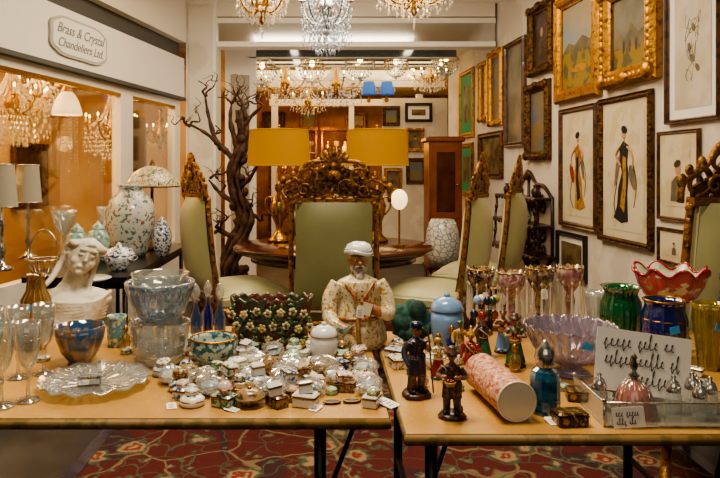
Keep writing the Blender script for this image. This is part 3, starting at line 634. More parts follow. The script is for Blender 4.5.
def pic2(x0,x1,y0,y1,Y,style,fm,label,fw=.05,orn=False,matw=0):
    a=W(x0,y0,Y); b=W(x1,y1,Y); w=b.x-a.x; h=a.z-b.z; bk=MB(); bk.box((0,-.003,0),(w-fw,.004,h-fw),BLACKP)
    make('framed_picture',label,'picture',[('frame',frame_mesh(w,h,fw,.04,fm,orn)),('canvas',canvas(w,h,fw,style,matw)),('backing',bk.mesh())],((a.x+b.x)/2,Y-.002,(a.z+b.z)/2))
pic2(382,400,106,126,9.15,'harb',GD,'small framed picture on the rear partition')
pic2(405,432,103,122,9.15,'print',BLACKP,'black-framed print on the rear partition',.04,False,.05)
pic2(384,402,134,160,9.15,'mist',GD,'framed landscape on the rear partition')
pic2(406,424,128,152,9.15,'portrait',GB,'gilt framed portrait on the rear partition',.05,True)
pic2(384,402,168,192,9.15,'print',GB,'small gilt framed print low on the rear partition')
pic2(406,426,158,184,9.15,'harb',GD,'dark framed harbour scene on the rear partition')
pic2(300,318,104,132,12.5,'harb',GB,'gilt framed painting on the back wall',.06,True)
pic2(345,366,112,140,12.5,'land',GB,'landscape in gold frame on back wall',.07,True)
pic2(262,285,112,150,12.5,'dark',GD,'dark portrait on the back wall',.07)
def picS(Y0,Y1,z0,z1,style,fm,label,off=-1.88,fw=.07):
    a=Vector((-1.92+.176*(Y0-3.9),Y0,0)); b=Vector((-1.92+.176*(Y1-3.9),Y1,0)); n=Vector((.985,-.173,0)); c=(a+b)/2+n*off; w=(b-a).length;h=z1-z0
    bk=MB(); bk.box((0,-.003,0),(w-fw,.004,h-fw),BLACKP)
    make('framed_picture',label,'picture',[('frame',frame_mesh(w,h,fw,.05,fm,True)),('canvas',canvas(w,h,fw,style)),('backing',bk.mesh())],c+Vector((0,0,(z0+z1)/2)),LA)
picS(4.4,5.2,.9,1.6,'mist',GOLDB,'gilt framed painting inside the showroom')
picS(6.6,7.2,.9,1.6,'dark',GOLDD,'dark framed portrait inside the showroom')
m=MB(); m.box((0,0,0),(.34,.02,.62),BRW); n=MB(); n.box((0,-.012,0),(.28,.006,.56),P1)
make('framed_poster','dark framed poster leaning inside the far shop window','poster',[('frame',m.mesh()),('print',n.mesh())],(-1.76,6.2,1.50),LA)
sh=MB(); sh.box((0,0,1.17),(.5,.12,.03),WHITEP); sh.box((0,0,.6),(.03,.1,1.12),WHITEP)
make('window_shelf','narrow white shelf behind the shop window','shelf',[('shelf_board',sh.mesh())],(-1.76,6.2,0),LA)
# ---------------- sign on the fascia ----------------------------------------------
def text_mesh(s,size,m,ext=.001,shear=0):
    cu=bpy.data.curves.new('t','FONT'); cu.body=s; cu.size=size; cu.extrude=ext; cu.align_x='CENTER'; cu.align_y='CENTER'; cu.shear=shear
    ob=bpy.data.objects.new('t',cu); COL.objects.link(ob); dg=bpy.context.evaluated_depsgraph_get()
    me=bpy.data.meshes.new_from_object(ob.evaluated_get(dg)); bpy.data.objects.remove(ob); me.materials.clear(); me.materials.append(m)
    me.transform(Matrix.Rotation(pi/2,4,'X')); return me
x0,y0=wallL(43); x1,y1=wallL(100); w=math.hypot(x1-x0,y1-y0)
SG=mat('sign_grey','#b4b0a8',.5); pts=[]
hh=.135
for i in range(64):
    t=2*pi*i/64; c,s_=math.cos(t),math.sin(t); q=1+.035*abs(math.sin(4*t)); pts.append((math.copysign(abs(c)**.55,c)*w/2*q,math.copysign(abs(s_)**.6,s_)*hh*q))
m=MB(); m.slab(pts,-.012,0,SG); m2=MB(); m2.slab([(p[0]*.93,p[1]*.87) for p in pts],-.016,-.011,WHITEP)
TXT=mat('sign_lettering','#7c7a76',.6)
ta=text_mesh('Brass & Crystal',.098,TXT,.001,.4); ta.transform(Matrix.Translation((0,-.018,.045)))
tb=text_mesh('Chandeliers Ltd.',.09,TXT,.001,.4); tb.transform(Matrix.Translation((0,-.018,-.05)))
c=Vector(((x0+x1)/2,(y0+y1)/2,2.225))+Vector((.985,-.173,0))*.045
make('shop_sign','white ornate plaque with grey script lettering on the fascia','sign',[('border_plate',m.mesh()),('panel',m2.mesh()),('lettering',ta),('lettering',tb)],c,LA)
# ---------------- carved wall etagere ---------------------------------------------
(xa,ya),(xb,yb)=wallR(508),wallR(557); w=math.hypot(xa-xb,ya-yb); c=Vector(((xa+xb)/2,(ya+yb)/2,0)); parts=[]
for i,z in enumerate([.62,.86,1.08]):
    s=MB(); d=.19-.02*i; ww=w*(1-.06*i); s.box((0,-d/2,z),(ww,d,.02),DARKW,bev=.005)
    for q in range(12): s.sph((-ww/2+ww*(q+.5)/12,-d,z-.014),(ww/26,.006,.018),DARKW,8,5)
    parts.append(('shelf_board',s.mesh()))
b=MB()
for z in(.60,.73,.97): 
    for s in(-1,1):
        b.tube(spiral(s*w*.28,z+.05,.085,1.4,s,-.012,pi/2),.010,DARKW); b.tube(spiral(s*w*.10,z+.05,.075,1.4,-s,-.012,0),.010,DARKW)
b.tube(cat([(-w*.45,-.01,1.08),(-w*.3,-.01,1.18),(-w*.15,-.01,1.20),(0,-.01,1.30),(w*.15,-.01,1.20),(w*.3,-.01,1.18),(w*.45,-.01,1.08)]),.016,DARKW)
b.tube(cat([(-w*.45,-.01,.62),(-w*.3,-.01,.5),(-w*.12,-.01,.53),(0,-.01,.44),(w*.12,-.01,.53),(w*.3,-.01,.5),(w*.45,-.01,.62)]),.014,DARKW)
for s in(-1,1):
    b.tube([(s*w*.45,-.01,.6),(s*w*.45,-.01,1.1)],.014,DARKW); b.tube([(s*w*.18,-.01,.52),(s*w*.18,-.01,1.2)],.010,DARKW)
    b.tube(spiral(s*w*.2,1.13,.06,1.4,-s,-.02,0),.01,DARKW)
b.sph((0,-.02,1.27),(.05,.02,.05),DARKW); b.tube([(0,-.01,.45),(0,-.01,1.28)],.012,DARKW)
parts.append(('fretwork_back',b.mesh()))
for s in(-1,1):
    for za,zb,f in((.62,.86,.45),(.86,1.08,.42)):
        k=MB(); x=s*w*f; k.tube(cat([(x,-.15,za),(x+s*.02,-.14,za+.06),(x-s*.01,-.14,za+.11),(x+s*.02,-.13,za+.17),(x,-.14,zb)]),.011,DARKW,6); k.sph((x,-.14,(za+zb)/2),(.018,.018,.03),DARKW,8,6); parts.append(('scroll_support',k.mesh()))
make('wall_shelf','dark carved wooden three-tier wall shelf with scrollwork','shelf',parts,c+Vector((-.003,0,0)),math.radians(-87))
for i,(t,z,mm) in enumerate(((-.3,1.09,BRN),(.0,1.09,BLUEW),(.3,1.09,BRN),(-.25,.87,CELA),(.15,.87,FLORG),(.0,.63,GRNG))):
    d=Vector((.053,-1,0))*w*t; v=MB(); v.lathe([(0,0),(.025,0),(.035,.03),(.038,.06),(.015,.09),(.022,.11)],mm,16)
    make('small_vase','small glazed vase standing on the carved wall shelf','vase',[('body',v.mesh())],c+d+Vector((-.085,0,z)),0,'vases on the carved wall shelf',sc=.9)
# ---------------- wood cabinet -----------------------------------------------------
b=MB(); b.box((0,0,.83),(.36,.36,1.56),OAK); b.box((0,0,1.64),(.42,.42,.06),OAK,bev=.015); b.box((0,0,.04),(.40,.40,.08),OAK,bev=.01)
d=MB(); d.box((0,-.19,.42),(.30,.02,.6),OAK); d.box((0,-.202,.42),(.2,.012,.48),MAHOG,bev=.005); k=MB(); k.sph((.12,-.215,.45),.014,BRASS)
d2=MB(); d2.box((0,-.19,1.18),(.30,.02,.78),OAK); d2.box((0,-.202,1.18),(.2,.012,.64),MAHOG,bev=.005); k2=MB(); k2.sph((.12,-.215,1.15),.014,BRASS)
make('cabinet','tall narrow brown wooden cabinet','cabinet',[('body',b.mesh()),('door',d.mesh(),[('knob',k.mesh())]),('door',d2.mesh(),[('knob',k2.mesh())])],(1.30,7.3,0))
s=MB(); s.lathe([(0,0),(.11,0),(.15,.1),(.165,.22),(.15,.34),(.11,.44),(0,.44)],mat('patterned_white_ceramic','#d2d2ca',.3,c2='#7a868a',kind='edge',scale=22,lo=.10,hi=.04,coat=.4),28)
for q in range(12): a=q*pi/6; s.sph((.125*math.cos(a),.125*math.sin(a),.40),.01,PORC,6,5)
make('garden_stool','white and grey patterned barrel-shaped ceramic garden stool','stool',[('body',s.mesh())],(1.13,6.35,.40))
st=MB(); st.box((0,0,.385),(.34,.34,.03),DARKW); parts=[('stand_top',st.mesh())]
for x in(-.14,.14):
    for y in(-.14,.14): l=MB(); l.tube([(x,y,0.014),(x,y,.37)],.014,DARKW); parts.append(('leg',l.mesh()))
make('plant_stand','square dark wooden stand under the ceramic stool','stand',parts,(1.13,6.35,0))
def display(w,h,d):
    f=MB()
    for x in(-w/2,w/2):
        for y in(-d/2,d/2): f.box((x,y,h/2),(.03,.03,h),GOLDD)
    f.box((0,0,h),(w+.06,d+.06,.06),GOLDD); f.box((0,0,.1),(w+.06,d+.06,.2),GOLDD); p=[('frame',f.mesh())]
    for i in range(4): s=MB(); s.box((0,0,.45+i*.38),(w-.03,d-.03,.012),CLEAR); p.append(('glass_shelf',s.mesh()))
    return p
DP=display(.8,2.0,.35)
vz=[]
for prof,mm in (([(0,0),(.03,0),(.05,.06),(.06,.12),(.02,.17),(.03,.2)],BRASS),([(0,0),(.04,0),(.01,.02),(.01,.1),(.05,.13),(.055,.2)],CUT),([(0,0),(.04,0),(.06,.08),(.02,.15),(.025,.19)],PORC)):
    v=MB(); v.lathe(prof,mm,14); vz.append(v.mesh())
for x,y in((-.55,11.4),(.35,11.4)):
    make('display_cabinet','gilt-edged glass display cabinet with lit glassware','cabinet',DP,(x,y,0),0,'rear display cabinets')
    for i in range(4):
        for j in range(5): make('glass_ornament','small shining ornament on a display cabinet shelf','ornament',[('body',vz[(i+j)%3])],(x-.3+.15*j,y,.457+i*.38),0,'ornaments in the display cabinets')
# ---------------- objects on black table --------------------------------------------
def vessel(prof,t=.003):
    inner=[(max(r-t,.0005),z+(t if i==0 else 0)) for i,(r,z) in enumerate(prof)][::-1]; return prof+inner+[(0,inner[-1][1])]
def B(px,py): return T(px,py,.75)
p,s=B(131,256); v=MB(); R=24*s; v.lathe(vessel([(0,0),(R*.6,0),(R*.7,.05),(R*.92,.17),(R,.27),(R*.86,.37),(R*.52,.42),(R*.48,.45),(R*.62,.47)]),JARF,32); make('porcelain_vase','large round porcelain vase with fine teal and rust flowers','vase',[('body',v.mesh())],p)
for px,py,r,h,mm,l in((98,262,12,40,CELA,'small celadon lidded jar'),(77,268,12,44,CELA,'celadon jar beside the big vase'),(162,257,10,40,BLUEW,'blue and white baluster vase')):
    p,s=B(px,py); r*=s; h*=s; v=MB(); v.lathe([(0,0),(r*.6,0),(r*.9,h*.3),(r,h*.55),(r*.7,h*.78),(r*.45,h*.82)],mm,24); k=MB(); k.lathe([(r*.55,h*.82),(r*.5,h*.9),(r*.2,h*.96),(r*.12,h),(0,h*1.04)],mm,20); make('lidded_jar',l+' on the black table','jar',[('body',v.mesh()),('lid',k.mesh())],p)
p,s=B(119,270); r=15*s; v=MB(); v.lathe([(0,0),(r*.5,0),(r*.55,.01),(r*.9,.05),(r,.09),(0,.09)],BLUEW,24); k=MB(); k.lathe([(r*1.03,.09),(r*.8,.12),(r*.2,.135),(r*.15,.15),(0,.16)],BLUEW,24)
hd=[]
for sg in(-1,1): q=MB(); q.tube(cat([(sg*r*.9,0,.05),(sg*r*1.25,0,.07),(sg*r*.95,0,.085)]),.004,BLUEW,5); hd.append(('handle',q.mesh()))
make('soup_tureen','small blue and white lidded tureen','tureen',[('body',v.mesh()),('lid',k.mesh())]+hd,p)
p,s=B(92,280); v=MB(); v.lathe([(0,0),(.08,0),(.10,.012),(.09,.016),(0,.012)],PORC,24); make('plate','white plate with blue rim on the black table','plate',[('body',v.mesh())],p)
p,s=B(44,276); v=MB(); r=.06
v.lathe([(0,0),(r*.8,0),(r*.85,.008),(0,.008)],SILVER,24)
for q in range(16): a=q*pi/8; v.tube(cat([(r*.8*math.cos(a),r*.8*math.sin(a),.005),(r*1.2*math.cos(a),r*1.2*math.sin(a),.05),(r*1.35*math.cos(a),r*1.35*math.sin(a),.09)]),.002,SILVER,4)
v.ring(r*1.35,.004,SILVER,(0,0,.09)); hn=MB(); hn.tube([(r*1.35*math.cos(t*pi/10),0,.09+.16*math.sin(t*pi/10)) for t in range(11)],.004,SILVER,6)
make('wire_basket','silver wire basket with arched handle','basket',[('body',v.mesh()),('handle',hn.mesh())],p)
p,s=B(152,250); bs=MB(); bs.lathe([(0,0),(.07,0),(.075,.015),(.03,.04),(.015,.12),(.022,.2),(.012,.3),(.01,.47)],GOLDD,20); sd=MB(); sd.lathe([(.19,.45),(.185,.48),(.14,.54),(.08,.58),(.03,.595)],TIFF,32); sd.ring(.19,.005,GOLDD,(0,0,.45)); bb=MB(); bb.sph((0,0,.49),.025,BULB); fn=MB(); fn.lathe([(.03,.595),(.02,.61),(.006,.64)],GOLDD,12)
make('stained_glass_lamp','leaded stained-glass dome lamp on bronze stem','lamp',[('lamp_base',bs.mesh()),('lamp_shade',sd.mesh()),('bulb',bb.mesh()),('finial',fn.mesh())],p)
bs=MB(); bs.lathe([(0,0),(.06,0),(.065,.01),(.02,.03),(.012,.08),(.025,.11),(.012,.14),(.01,.24),(.02,.26),(.01,.29),(.006,.38)],CHROME,20); sd=MB(); sd.lathe([(.085,.36),(.065,.60)],GSHADE,24); sd.ring(.085,.003,CHROME,(0,0,.36)); sd.ring(.065,.003,CHROME,(0,0,.6))
for px,py in((28,258),(2,270)): make('table_lamp','slim chrome candlestick lamp with grey shade','lamp',[('lamp_base',bs.mesh()),('lamp_shade',sd.mesh())],B(px,py)[0],0,'chrome candlestick lamps')
for px,py in((108,247),(64,255)):
    p,s=B(px,py); v=MB(); v.lathe(vessel([(0,0),(.03,0),(.012,.02),(.012,.12),(.05,.16),(.07,.24),(.078,.27)]),CUT,20,fx=lambda t,r,z:(r*(1+.03*math.cos(12*t)),z)); make('crystal_compote','tall cut crystal compote near the shop window','glassware',[('body',v.mesh())],p,sc=1.1)
# ================= FRONT TABLE OBJECTS ================================================
gb=MB(); gb.lathe([(0,0),(.032,0),(.03,.004),(.006,.01),(.0045,.05),(.008,.065),(.0045,.08),(.02,.1),(.028,.13),(.031,.17),(.033,.215),(.031,.215),(.029,.17),(.026,.13),(.018,.102),(0,.085)],CLEAR,24,fx=lambda t,r,z:(r*(1+.025*math.cos(14*t)) if z>.1 else r,z))
for z_,r_ in((.215,.032),(.17,.0312),(.004,.031)): gb.ring(r_,.0009,CUT,(0,0,z_),24)
GBM=gb.mesh()
for px,py,sc in((1,407,.98),(28,401,.92),(44,374,.92),(-8,383,.95),(18,378,.92)): put('goblet','tall clear crystal goblet on slender stem','glass',[('body',GBM)],px,py,11,0,'crystal goblets',sc)
s=scl(95,386); R=53*s
pl=MB(); pl.lathe([(0,.004),(R*.5,.004),(R*.6,.006),(R*.8,.014),(R,.022),(R,.026),(R*.8,.019),(R*.6,.011),(0,.009)],CUT,96,fx=lambda t,r,z:(r*(1+(.05*abs(math.sin(7*t))-.02)*(r/R)**2),z+.004*math.cos(14*t)*(r/R)**3)); pl.ring(R*.45,.004,CUT,(0,0,.003))
ft=MB()
for q in range(28): a=q*2*pi/28; ft.tube([(R*.62*math.cos(a),R*.62*math.sin(a),.012),(R*.9*math.cos(a+.1),R*.9*math.sin(a+.1),.022)],.0025,CUT,4)
put('glass_platter','scalloped pressed-glass platter with ribbed rim','platter',[('dish',pl.mesh()),('rib_pattern',ft.mesh())],95,386,54)
bx=MB(); bx.box((0,0,.011),(.06,.035,.022),SILVER,bev=.004); ld=MB(); ld.box((0,0,.026),(.062,.037,.008),SILVER,bev=.003); ld.sph((0,-.02,.022),.004,BRASS,8,6)
p,_=T(90,384,.762); make('trinket_box','small silver box lying in the glass platter','box',[('body',bx.mesh()),('lid',ld.mesh())],p,.2)
def flv(prof,mm,n,amp,seg=48): 
    m=MB(); m.lathe(vessel(prof),mm,seg,fx=lambda t,r,z:(r*(1+amp*math.cos(n*t)),z)); return m
put('glass_vase','fluted amber glass vase','vase',[('body',flv([(0,0),(.03,0),(.034,.01),(.028,.03),(.04,.07),(.048,.12),(.046,.16),(.03,.19),(.026,.23),(.03,.24)],AMB,10,.05).mesh())],36,349,17)
s=scl(80,364); r=24*s
put('glass_bowl','iridescent blue and amber carnival glass bowl','bowl',[('body',flv([(0,0),(r*.5,0),(r*.45,.012),(r*.75,.04),(r*.95,.08),(r*1.02,.115)],CARN,8,.05).mesh())],80,364,24)
put('glass_jar','small blue-green patterned glass jar','jar',[('body',flv([(0,0),(.026,0),(.030,.02),(.032,.06),(.028,.09),(.032,.10)],mat('blue_green_pattern','#5f8a94',.3,c2='#c8cdb8',scale=60,coat=.5),12,.03).mesh())],117,346,12)
s=scl(160,362); r=29*s
bw=flv([(0,0),(r*.75,0),(r*.85,.01),(r*.95,.06),(r,.118),(r*1.03,.122)],CUT,20,.015,80)
for q in range(3): bw.ring(r*(.9+.04*q),.0018,CLEAR,(0,0,.03+.03*q),40)
put('glass_bowl','deep clear cut-glass bowl holding another bowl','bowl',[('body',bw.mesh())],160,362,31)
def diamond(k,r0,z0,r1,z1,n,tw,mm,rad=.0014):
    for q in range(n):
        a=q*2*pi/n
        for sg in(-1,1): k.tube([((r0+(r1-r0)*t)*math.cos(a+sg*tw*t),(r0+(r1-r0)*t)*math.sin(a+sg*tw*t),z0+(z1-z0)*t) for t in(0,.33,.66,1)],rad,mm,4)
p,_=T(160,362); r2=r*1.14; bw=MB(); bw.lathe(vessel([(0,0),(r*.5,0),(r*.8,.02),(r2,.10),(r2*1.02,.115)]),BLUEGL,64,fx=lambda t,rr,z:(rr*(1+.03*math.cos(16*t)),z)); bw.ring(r2*1.02,.003,CUT,(0,0,.116)); k=MB(); diamond(k,r*.82,.022,r2*1.01,.11,18,.35,CUT); make('glass_bowl','blue-tinted cut glass bowl stacked on a clear one','bowl',[('body',bw.mesh()),('cut_pattern',k.mesh())],p+Vector((0,0,.124)))
p,_=T(160,362); bw=MB(); bw.lathe(vessel([(0,0),(r*.5,0),(r*.75,.02),(r*.98,.05),(r,.055)]),CLEAR,48); make('glass_bowl','shallow clear glass bowl nested at the top of the stack','bowl',[('body',bw.mesh())],p+Vector((0,0,.212)))
for px,py,mm in((196,338,BLUED),(208,334,COBALT),(220,337,BLUED)):
    b=MB(); b.lathe([(0,0),(.018,0),(.02,.03),(.019,.07),(.009,.1),(.008,.125),(.013,.13)],mm,20); st=MB(); st.lathe([(.006,.128),(.012,.14),(.016,.16),(.008,.18),(0,.188)],CUT,12); put('cruet_bottle','slim blue glass bottle with crystal stopper','bottle',[('body',b.mesh()),('stopper',st.mesh())],px,py,7,0,'blue cruet bottles')
s=scl(214,364); r=24*s
b=MB(); b.lathe(vessel([(0,0),(r*.6,0),(r*.62,.008),(r*.95,.04),(r,.065),(r*.97,.078)]),mat('turquoise_white_bowl','#c4ccc2',.2,c2='#2f6d7a',scale=60,lo=.48,hi=.52,coat=.5),32); b.ring(r*.97,.003,BRASS,(0,0,.079)); put('porcelain_bowl','turquoise and white patterned porcelain bowl','bowl',[('body',b.mesh())],214,364,25)
s=scl(272,350); L=46*s
def rrx(t,r,z): 
    k=1/max(abs(math.cos(t))**4+abs(math.sin(t))**4,1e-6)**.25; return r*k*.85,z+(.006*math.cos(22*t) if z>.14 else 0)
b=MB(); b.lathe(vessel([(0,0),(L*.9,0),(L*.95,.03),(L*.98,.09),(L*1.05,.15),(L*1.08,.16)],.008),MAJ,88,fx=rrx); me=b.mesh(); me.transform(Matrix.Diagonal((1,.42,1,1)))
fl=MB(); lf=MB(); rr_=random.Random(4)
for row in range(3):
    for i in range(7):
        x=-L*.78+L*1.56*i/6+(.009 if row%2 else -.009)+rr_.uniform(-.004,.004); zz=.03+row*.045+rr_.uniform(-.006,.006); y0=-L*.39-row*.002
        for a in range(5): fl.sph((x+.0085*math.cos(a*1.257+i),y0,zz+.0085*math.sin(a*1.257+i)),(.0062,.004,.0062),PETAL,6,4)
        fl.sph((x,y0-.004,zz),(.005,.004,.005),BRN if (i+row)%3 else YELG,6,5)
for i in range(90):
    x=rr_.uniform(-L*.88,L*.88); zz=rr_.uniform(.012,.150); a=rr_.uniform(0,pi); lf.sph((x,-L*.385,zz),(.012,.005,.005),rr_.choice((LEAFM,LEAFM,BRN,GRNG)),7,5,Matrix.Rotation(a,3,'Y'))
p,_=T(272,346); put('majolica_planter','brown-green majolica planter with blossoms and leaves in relief','planter',[('body',me),('blossoms',fl.mesh()),('relief_leaves',lf.mesh())],272,346,None)
for k in(-.1,-.05,0,.05,.1): occ.append((p.x+k,p.y,.062))
# ---------------- man figurine --------------------------------------------------------
def man():
    b=MB(); S=SKIN
    b.lathe([(0,0),(.088,0),(.096,.02),(.09,.06),(.075,.10),(.064,.15),(.070,.19),(.066,.215),(.03,.232),(.02,.24)],S,28,fx=lambda t,r,z:(r*(1-.22*abs(math.sin(t)))*(1+.03*math.cos(9*t) if z<.1 else 1),z))
    b.tube([(0,0,.22),(0,-.004,.26)],[.024,.021],S,12)
    b.sph((0,-.006,.278),(.029,.032,.038),S,20,14); b.sph((0,-.014,.262),(.022,.022,.02),S,14,10)
    b.tube([(0,-.036,.286),(0,-.044,.274),(0,-.038,.270)],[.005,.0075,.006],S,8)
    for s in(-1,1):
        b.sph((s*.029,0,.278),(.005,.008,.011),S,8,6); b.sph((s*.012,-.033,.292),(.010,.005,.004),S,8,6)
        b.tube(cat([(s*.064,0,.206),(s*.090,-.005,.16),(s*.099,-.02,.11)]),lerpr([.028,.028,.024],13),S,12)
        if s>0: fa=[(.099,-.02,.11),(.077,-.055,.115),(.03,-.075,.135)]
        else: fa=[(-.099,-.02,.11),(-.087,-.06,.09),(-.05,-.09,.075)]
        b.tube(cat(fa),lerpr([.025,.021,.015],13),S,12)
        h=Vector(fa[-1]); b.sph(h,(.016,.011,.014),S,10,8)
        for q in range(4):
            d=Vector((-s*.014,-.004-.001*q,.010-.007*q)); b.tube([h+d*.5,h+d*1.3,h+d*1.9+Vector((0,.006,-.002))],[.0045,.004,.0032],S,6)
        b.tube([h,h+Vector((-s*.006,-.008,.014)),h+Vector((-s*.013,-.01,.017))],[.005,.0045,.0035],S,6)
    def cf(c):
        if c.z>.236: return 0
        if math.hypot(c.x-.03,c.y+.078)<.032 and .11<c.z<.17: return 0
        if math.hypot(c.x+.05,c.y+.092)<.03 and c.z>.05 and c.z<.105: return 0
        return 1
    body=remesh(b,.0026,cf,[SKIN,COATM],3)
    t=MB(); t.lathe([(.033,.300),(.041,.306),(.043,.318),(.038,.330),(.02,.338),(0,.340)],PORC,28,fx=lambda a,r,z:(r*(1+.03*math.cos(5*a)),z+.002*math.cos(3*a)),at=(0,-.004,0))
    t.tube([( .041*math.cos(a),.041*math.sin(a)-.004,.308+.005*math.sin(a*2)) for a in [i*2*pi/24 for i in range(24)]],.007,PORC,8,True)
    t.tube([( .043*math.cos(a),.043*math.sin(a)-.004,.314+.004*math.sin(a*2+1)) for a in [i*2*pi/24 for i in range(24)]],.0035,LBLUE,6,True)
    br=MB()
    br.sph((0,-.027,.246),(.019,.013,.022),BEARD,14,10); br.sph((0,-.033,.230),(.013,.010,.018),BEARD,10,8)
    for s in(-1,1): br.sph((s*.021,-.014,.259),(.007,.013,.015),BEARD,10,8); br.tube([(0,-.040,.266),(s*.010,-.040,.264),(s*.018,-.034,.258)],[.0035,.004,.002],BEARD,6)
    ey=MB()
    for s in(-1,1): ey.sph((s*.011,-.0345,.284),(.005,.003,.0028),PORC,8,6); ey.sph((s*.011,-.037,.284),(.0022,.0015,.0022),INK,8,6); ey.tube([(s*.005,-.037,.292),(s*.012,-.038,.294),(s*.019,-.033,.291)],.0018,BEARD,5)
    ey.tube([(-.006,-.041,.2605),(0,-.0425,.2600),(.006,-.041,.2605)],.0016,REDG,5)
    GT=mat('gold_red_trim','#a8803c',.35,c2='#8a3e2c',c3='#3c6a5c',scale=90,coat=.3)
    sh=MB(); sh.tube(cat([(-.045,-.035,.21),(-.02,-.055,.17),(-.01,-.064,.12),(-.012,-.075,.07),(-.01,-.08,.02)]),.007,GT,8); sh.tube(cat([(.045,-.035,.21),(.02,-.052,.18),(.0,-.058,.15)]),.006,GT,8)
    sh.tube([(.078*math.cos(a),.062*math.sin(a),.10) for a in [i*2*pi/24 for i in range(24)]],.007,GT,8,True)
    bo=MB(); bo.lathe(vessel([(0,0),(.012,0),(.02,.012),(.025,.022)],.002),CELA,16,(-.062,-.105,.07))
    bk=MB(); bk.box((.012,-.088,.140),(.034,.012,.044),REDG,Matrix.Rotation(.3,3,'Y')); bk.box((.012,-.088,.140),(.030,.014,.040),CREAM,Matrix.Rotation(.3,3,'Y'))
    return [('body',body),('turban',t.mesh()),('beard',br.mesh()),('face_details',ey.mesh()),('sash',sh.mesh()),('held_bowl',bo.mesh()),('held_book',bk.mesh())]
put('man_figurine','seated porcelain man with white turban, beard and cream robe','figurine',man(),358,346,34,.12)
def bust():
    b=MB(); S=STONE
    b.lathe([(0,0),(.050,0),(.055,.010),(.040,.022),(.036,.035)],S,28)
    b.sph((0,.004,.070),(.082,.042,.038),S,24,14); b.sph((0,-.012,.058),(.055,.036,.036),S,18,10)
    b.tube(cat([(0,.006,.085),(.006,.002,.115),(.016,-.002,.143)]),lerpr([.038,.023,.022],13),S,14)
    c=Vector((.024,-.008,.180)); Rm=Matrix.Rotation(.38,3,'Y')
    def hp(x,y,z): return c+Rm@Vector((x,y,z))
    b.sph(c,(.030,.037,.042),S,24,16,Rm); b.sph(hp(0,-.016,-.020),(.022,.021,.021),S,16,10,Rm)
    b.tube([hp(0,-.036,.012),hp(0,-.045,-.006),hp(0,-.038,-.009)],[.003,.0052,.0035],S,8); b.sph(hp(0,-.032,.019),(.020,.006,.005),S,12,6,Rm)
    for s in(-1,1): b.sph(hp(s*.011,-.0335,.007),(.0058,.004,.0032),S,8,6,Rm); b.sph(hp(s*.014,-.026,-.010),(.011,.009,.011),S,10,6,Rm); b.sph(hp(s*.029,.0,.0),(.005,.008,.010),S,8,6,Rm)
    b.tube([hp(-.008,-.037,-.0205),hp(0,-.0395,-.0195),hp(.008,-.037,-.0205)],.0026,S,6); b.sph(hp(0,-.033,-.034),(.008,.007,.006),S,8,6)
    for i in range(13):
        u=(i-6)/6; pts=[hp(.024*u,-.028+.012*abs(u),.030-.006*abs(u)),hp(.032*u,-.008,.042-.014*abs(u)),hp(.034*u,.020,.036-.018*abs(u)),hp(.016*u,.042,.016)]
        cc=cat(pts,6); b.tube([p_+Vector((0,0,.0022*math.sin(j*1.1+i))) for j,p_ in enumerate(cc)],.0068,S,6)
    b.sph(hp(0,.048,.012),(.020,.018,.018),S,14,8); b.tube([hp(.017*math.cos(a),.050,.012+.017*math.sin(a)) for a in [i*pi/6 for i in range(12)]],.005,S,6,True)
    for s in(-1,1): b.tube(cat([hp(s*.028,.006,.0),hp(s*.033,.012,-.03),hp(s*.036,.0,-.06),hp(s*.044,-.014,-.085)]),lerpr([.008,.006],19),S,6)
    for i in range(8): b.tube(cat([(-.080+.004*i,.012-.007*i,.088-.008*i),(-.03+.006*i,-.040-.002*i,.078-.009*i),(.035,-.044,.072-.006*i),(.078-.002*i,-.002,.088-.009*i)]),.0055,S,6)
    return remesh(b,.0019,lambda c:0,[STONE],2)
put('bust_sculpture','off-white plaster bust of a draped woman, head leaning','sculpture',[('body',bust())],70,330,None,.5,sc=(1.8,1.55,1.45))
def ljar(r,h,mm,band=None):
    b=MB(); b.lathe([(0,0),(r*.75,0),(r*.8,h*.03),(r*.95,h*.3),(r,h*.5),(r*.9,h*.68),(0,h*.68)],mm,28); l=MB(); l.lathe([(r*.97,h*.68),(r*.99,h*.72),(r*.8,h*.84),(r*.4,h*.92),(r*.15,h*.93)],mm,28); k=MB(); k.lathe([(r*.1,h*.92),(r*.2,h*.96),(r*.12,h),(0,h)],mm,14)
    if band: b.ring(r*.92,r*.04,band,(0,0,h*.67)); b.ring(r*.8,r*.03,band,(0,0,h*.05))
    return [('body',b.mesh()),('lid',l.mesh(),[('knob',k.mesh())])]
s=scl(325,362); put('lidded_jar','small white porcelain jar with gold band','jar',ljar(14*s,40*s,PORC,BRASS),324,362,15)
s=scl(447,348); put('lidded_jar','light blue glazed ginger jar with domed lid','jar',ljar(17*s,54*s,LBLUE),447,346,18)
b=MB()
for a in range(16): b.sph((random.uniform(-.045,.045),random.uniform(-.03,.03),.03+random.uniform(0,.09)),random.uniform(.022,.032),TEALC,10,8)
b.sph((0,0,.03),(.06,.045,.03),TEALC)
for a in range(8): b.tube(cat([(0,0,.13),(.03*math.cos(a*.8),.02*math.sin(a*.8),.08),(.062*math.cos(a*.8),.045*math.sin(a*.8),.02)]),.009,TEALC,6)
me=remesh(b,.0035,lambda c:0,[TEALC],1)
zmin=min(v.co.z for v in me.vertices); me.transform(Matrix.Translation((0,0,-zmin)))
put('fabric_pouch','crumpled dark teal velvet pouch','pouch',[('body',me)],412,340,19)
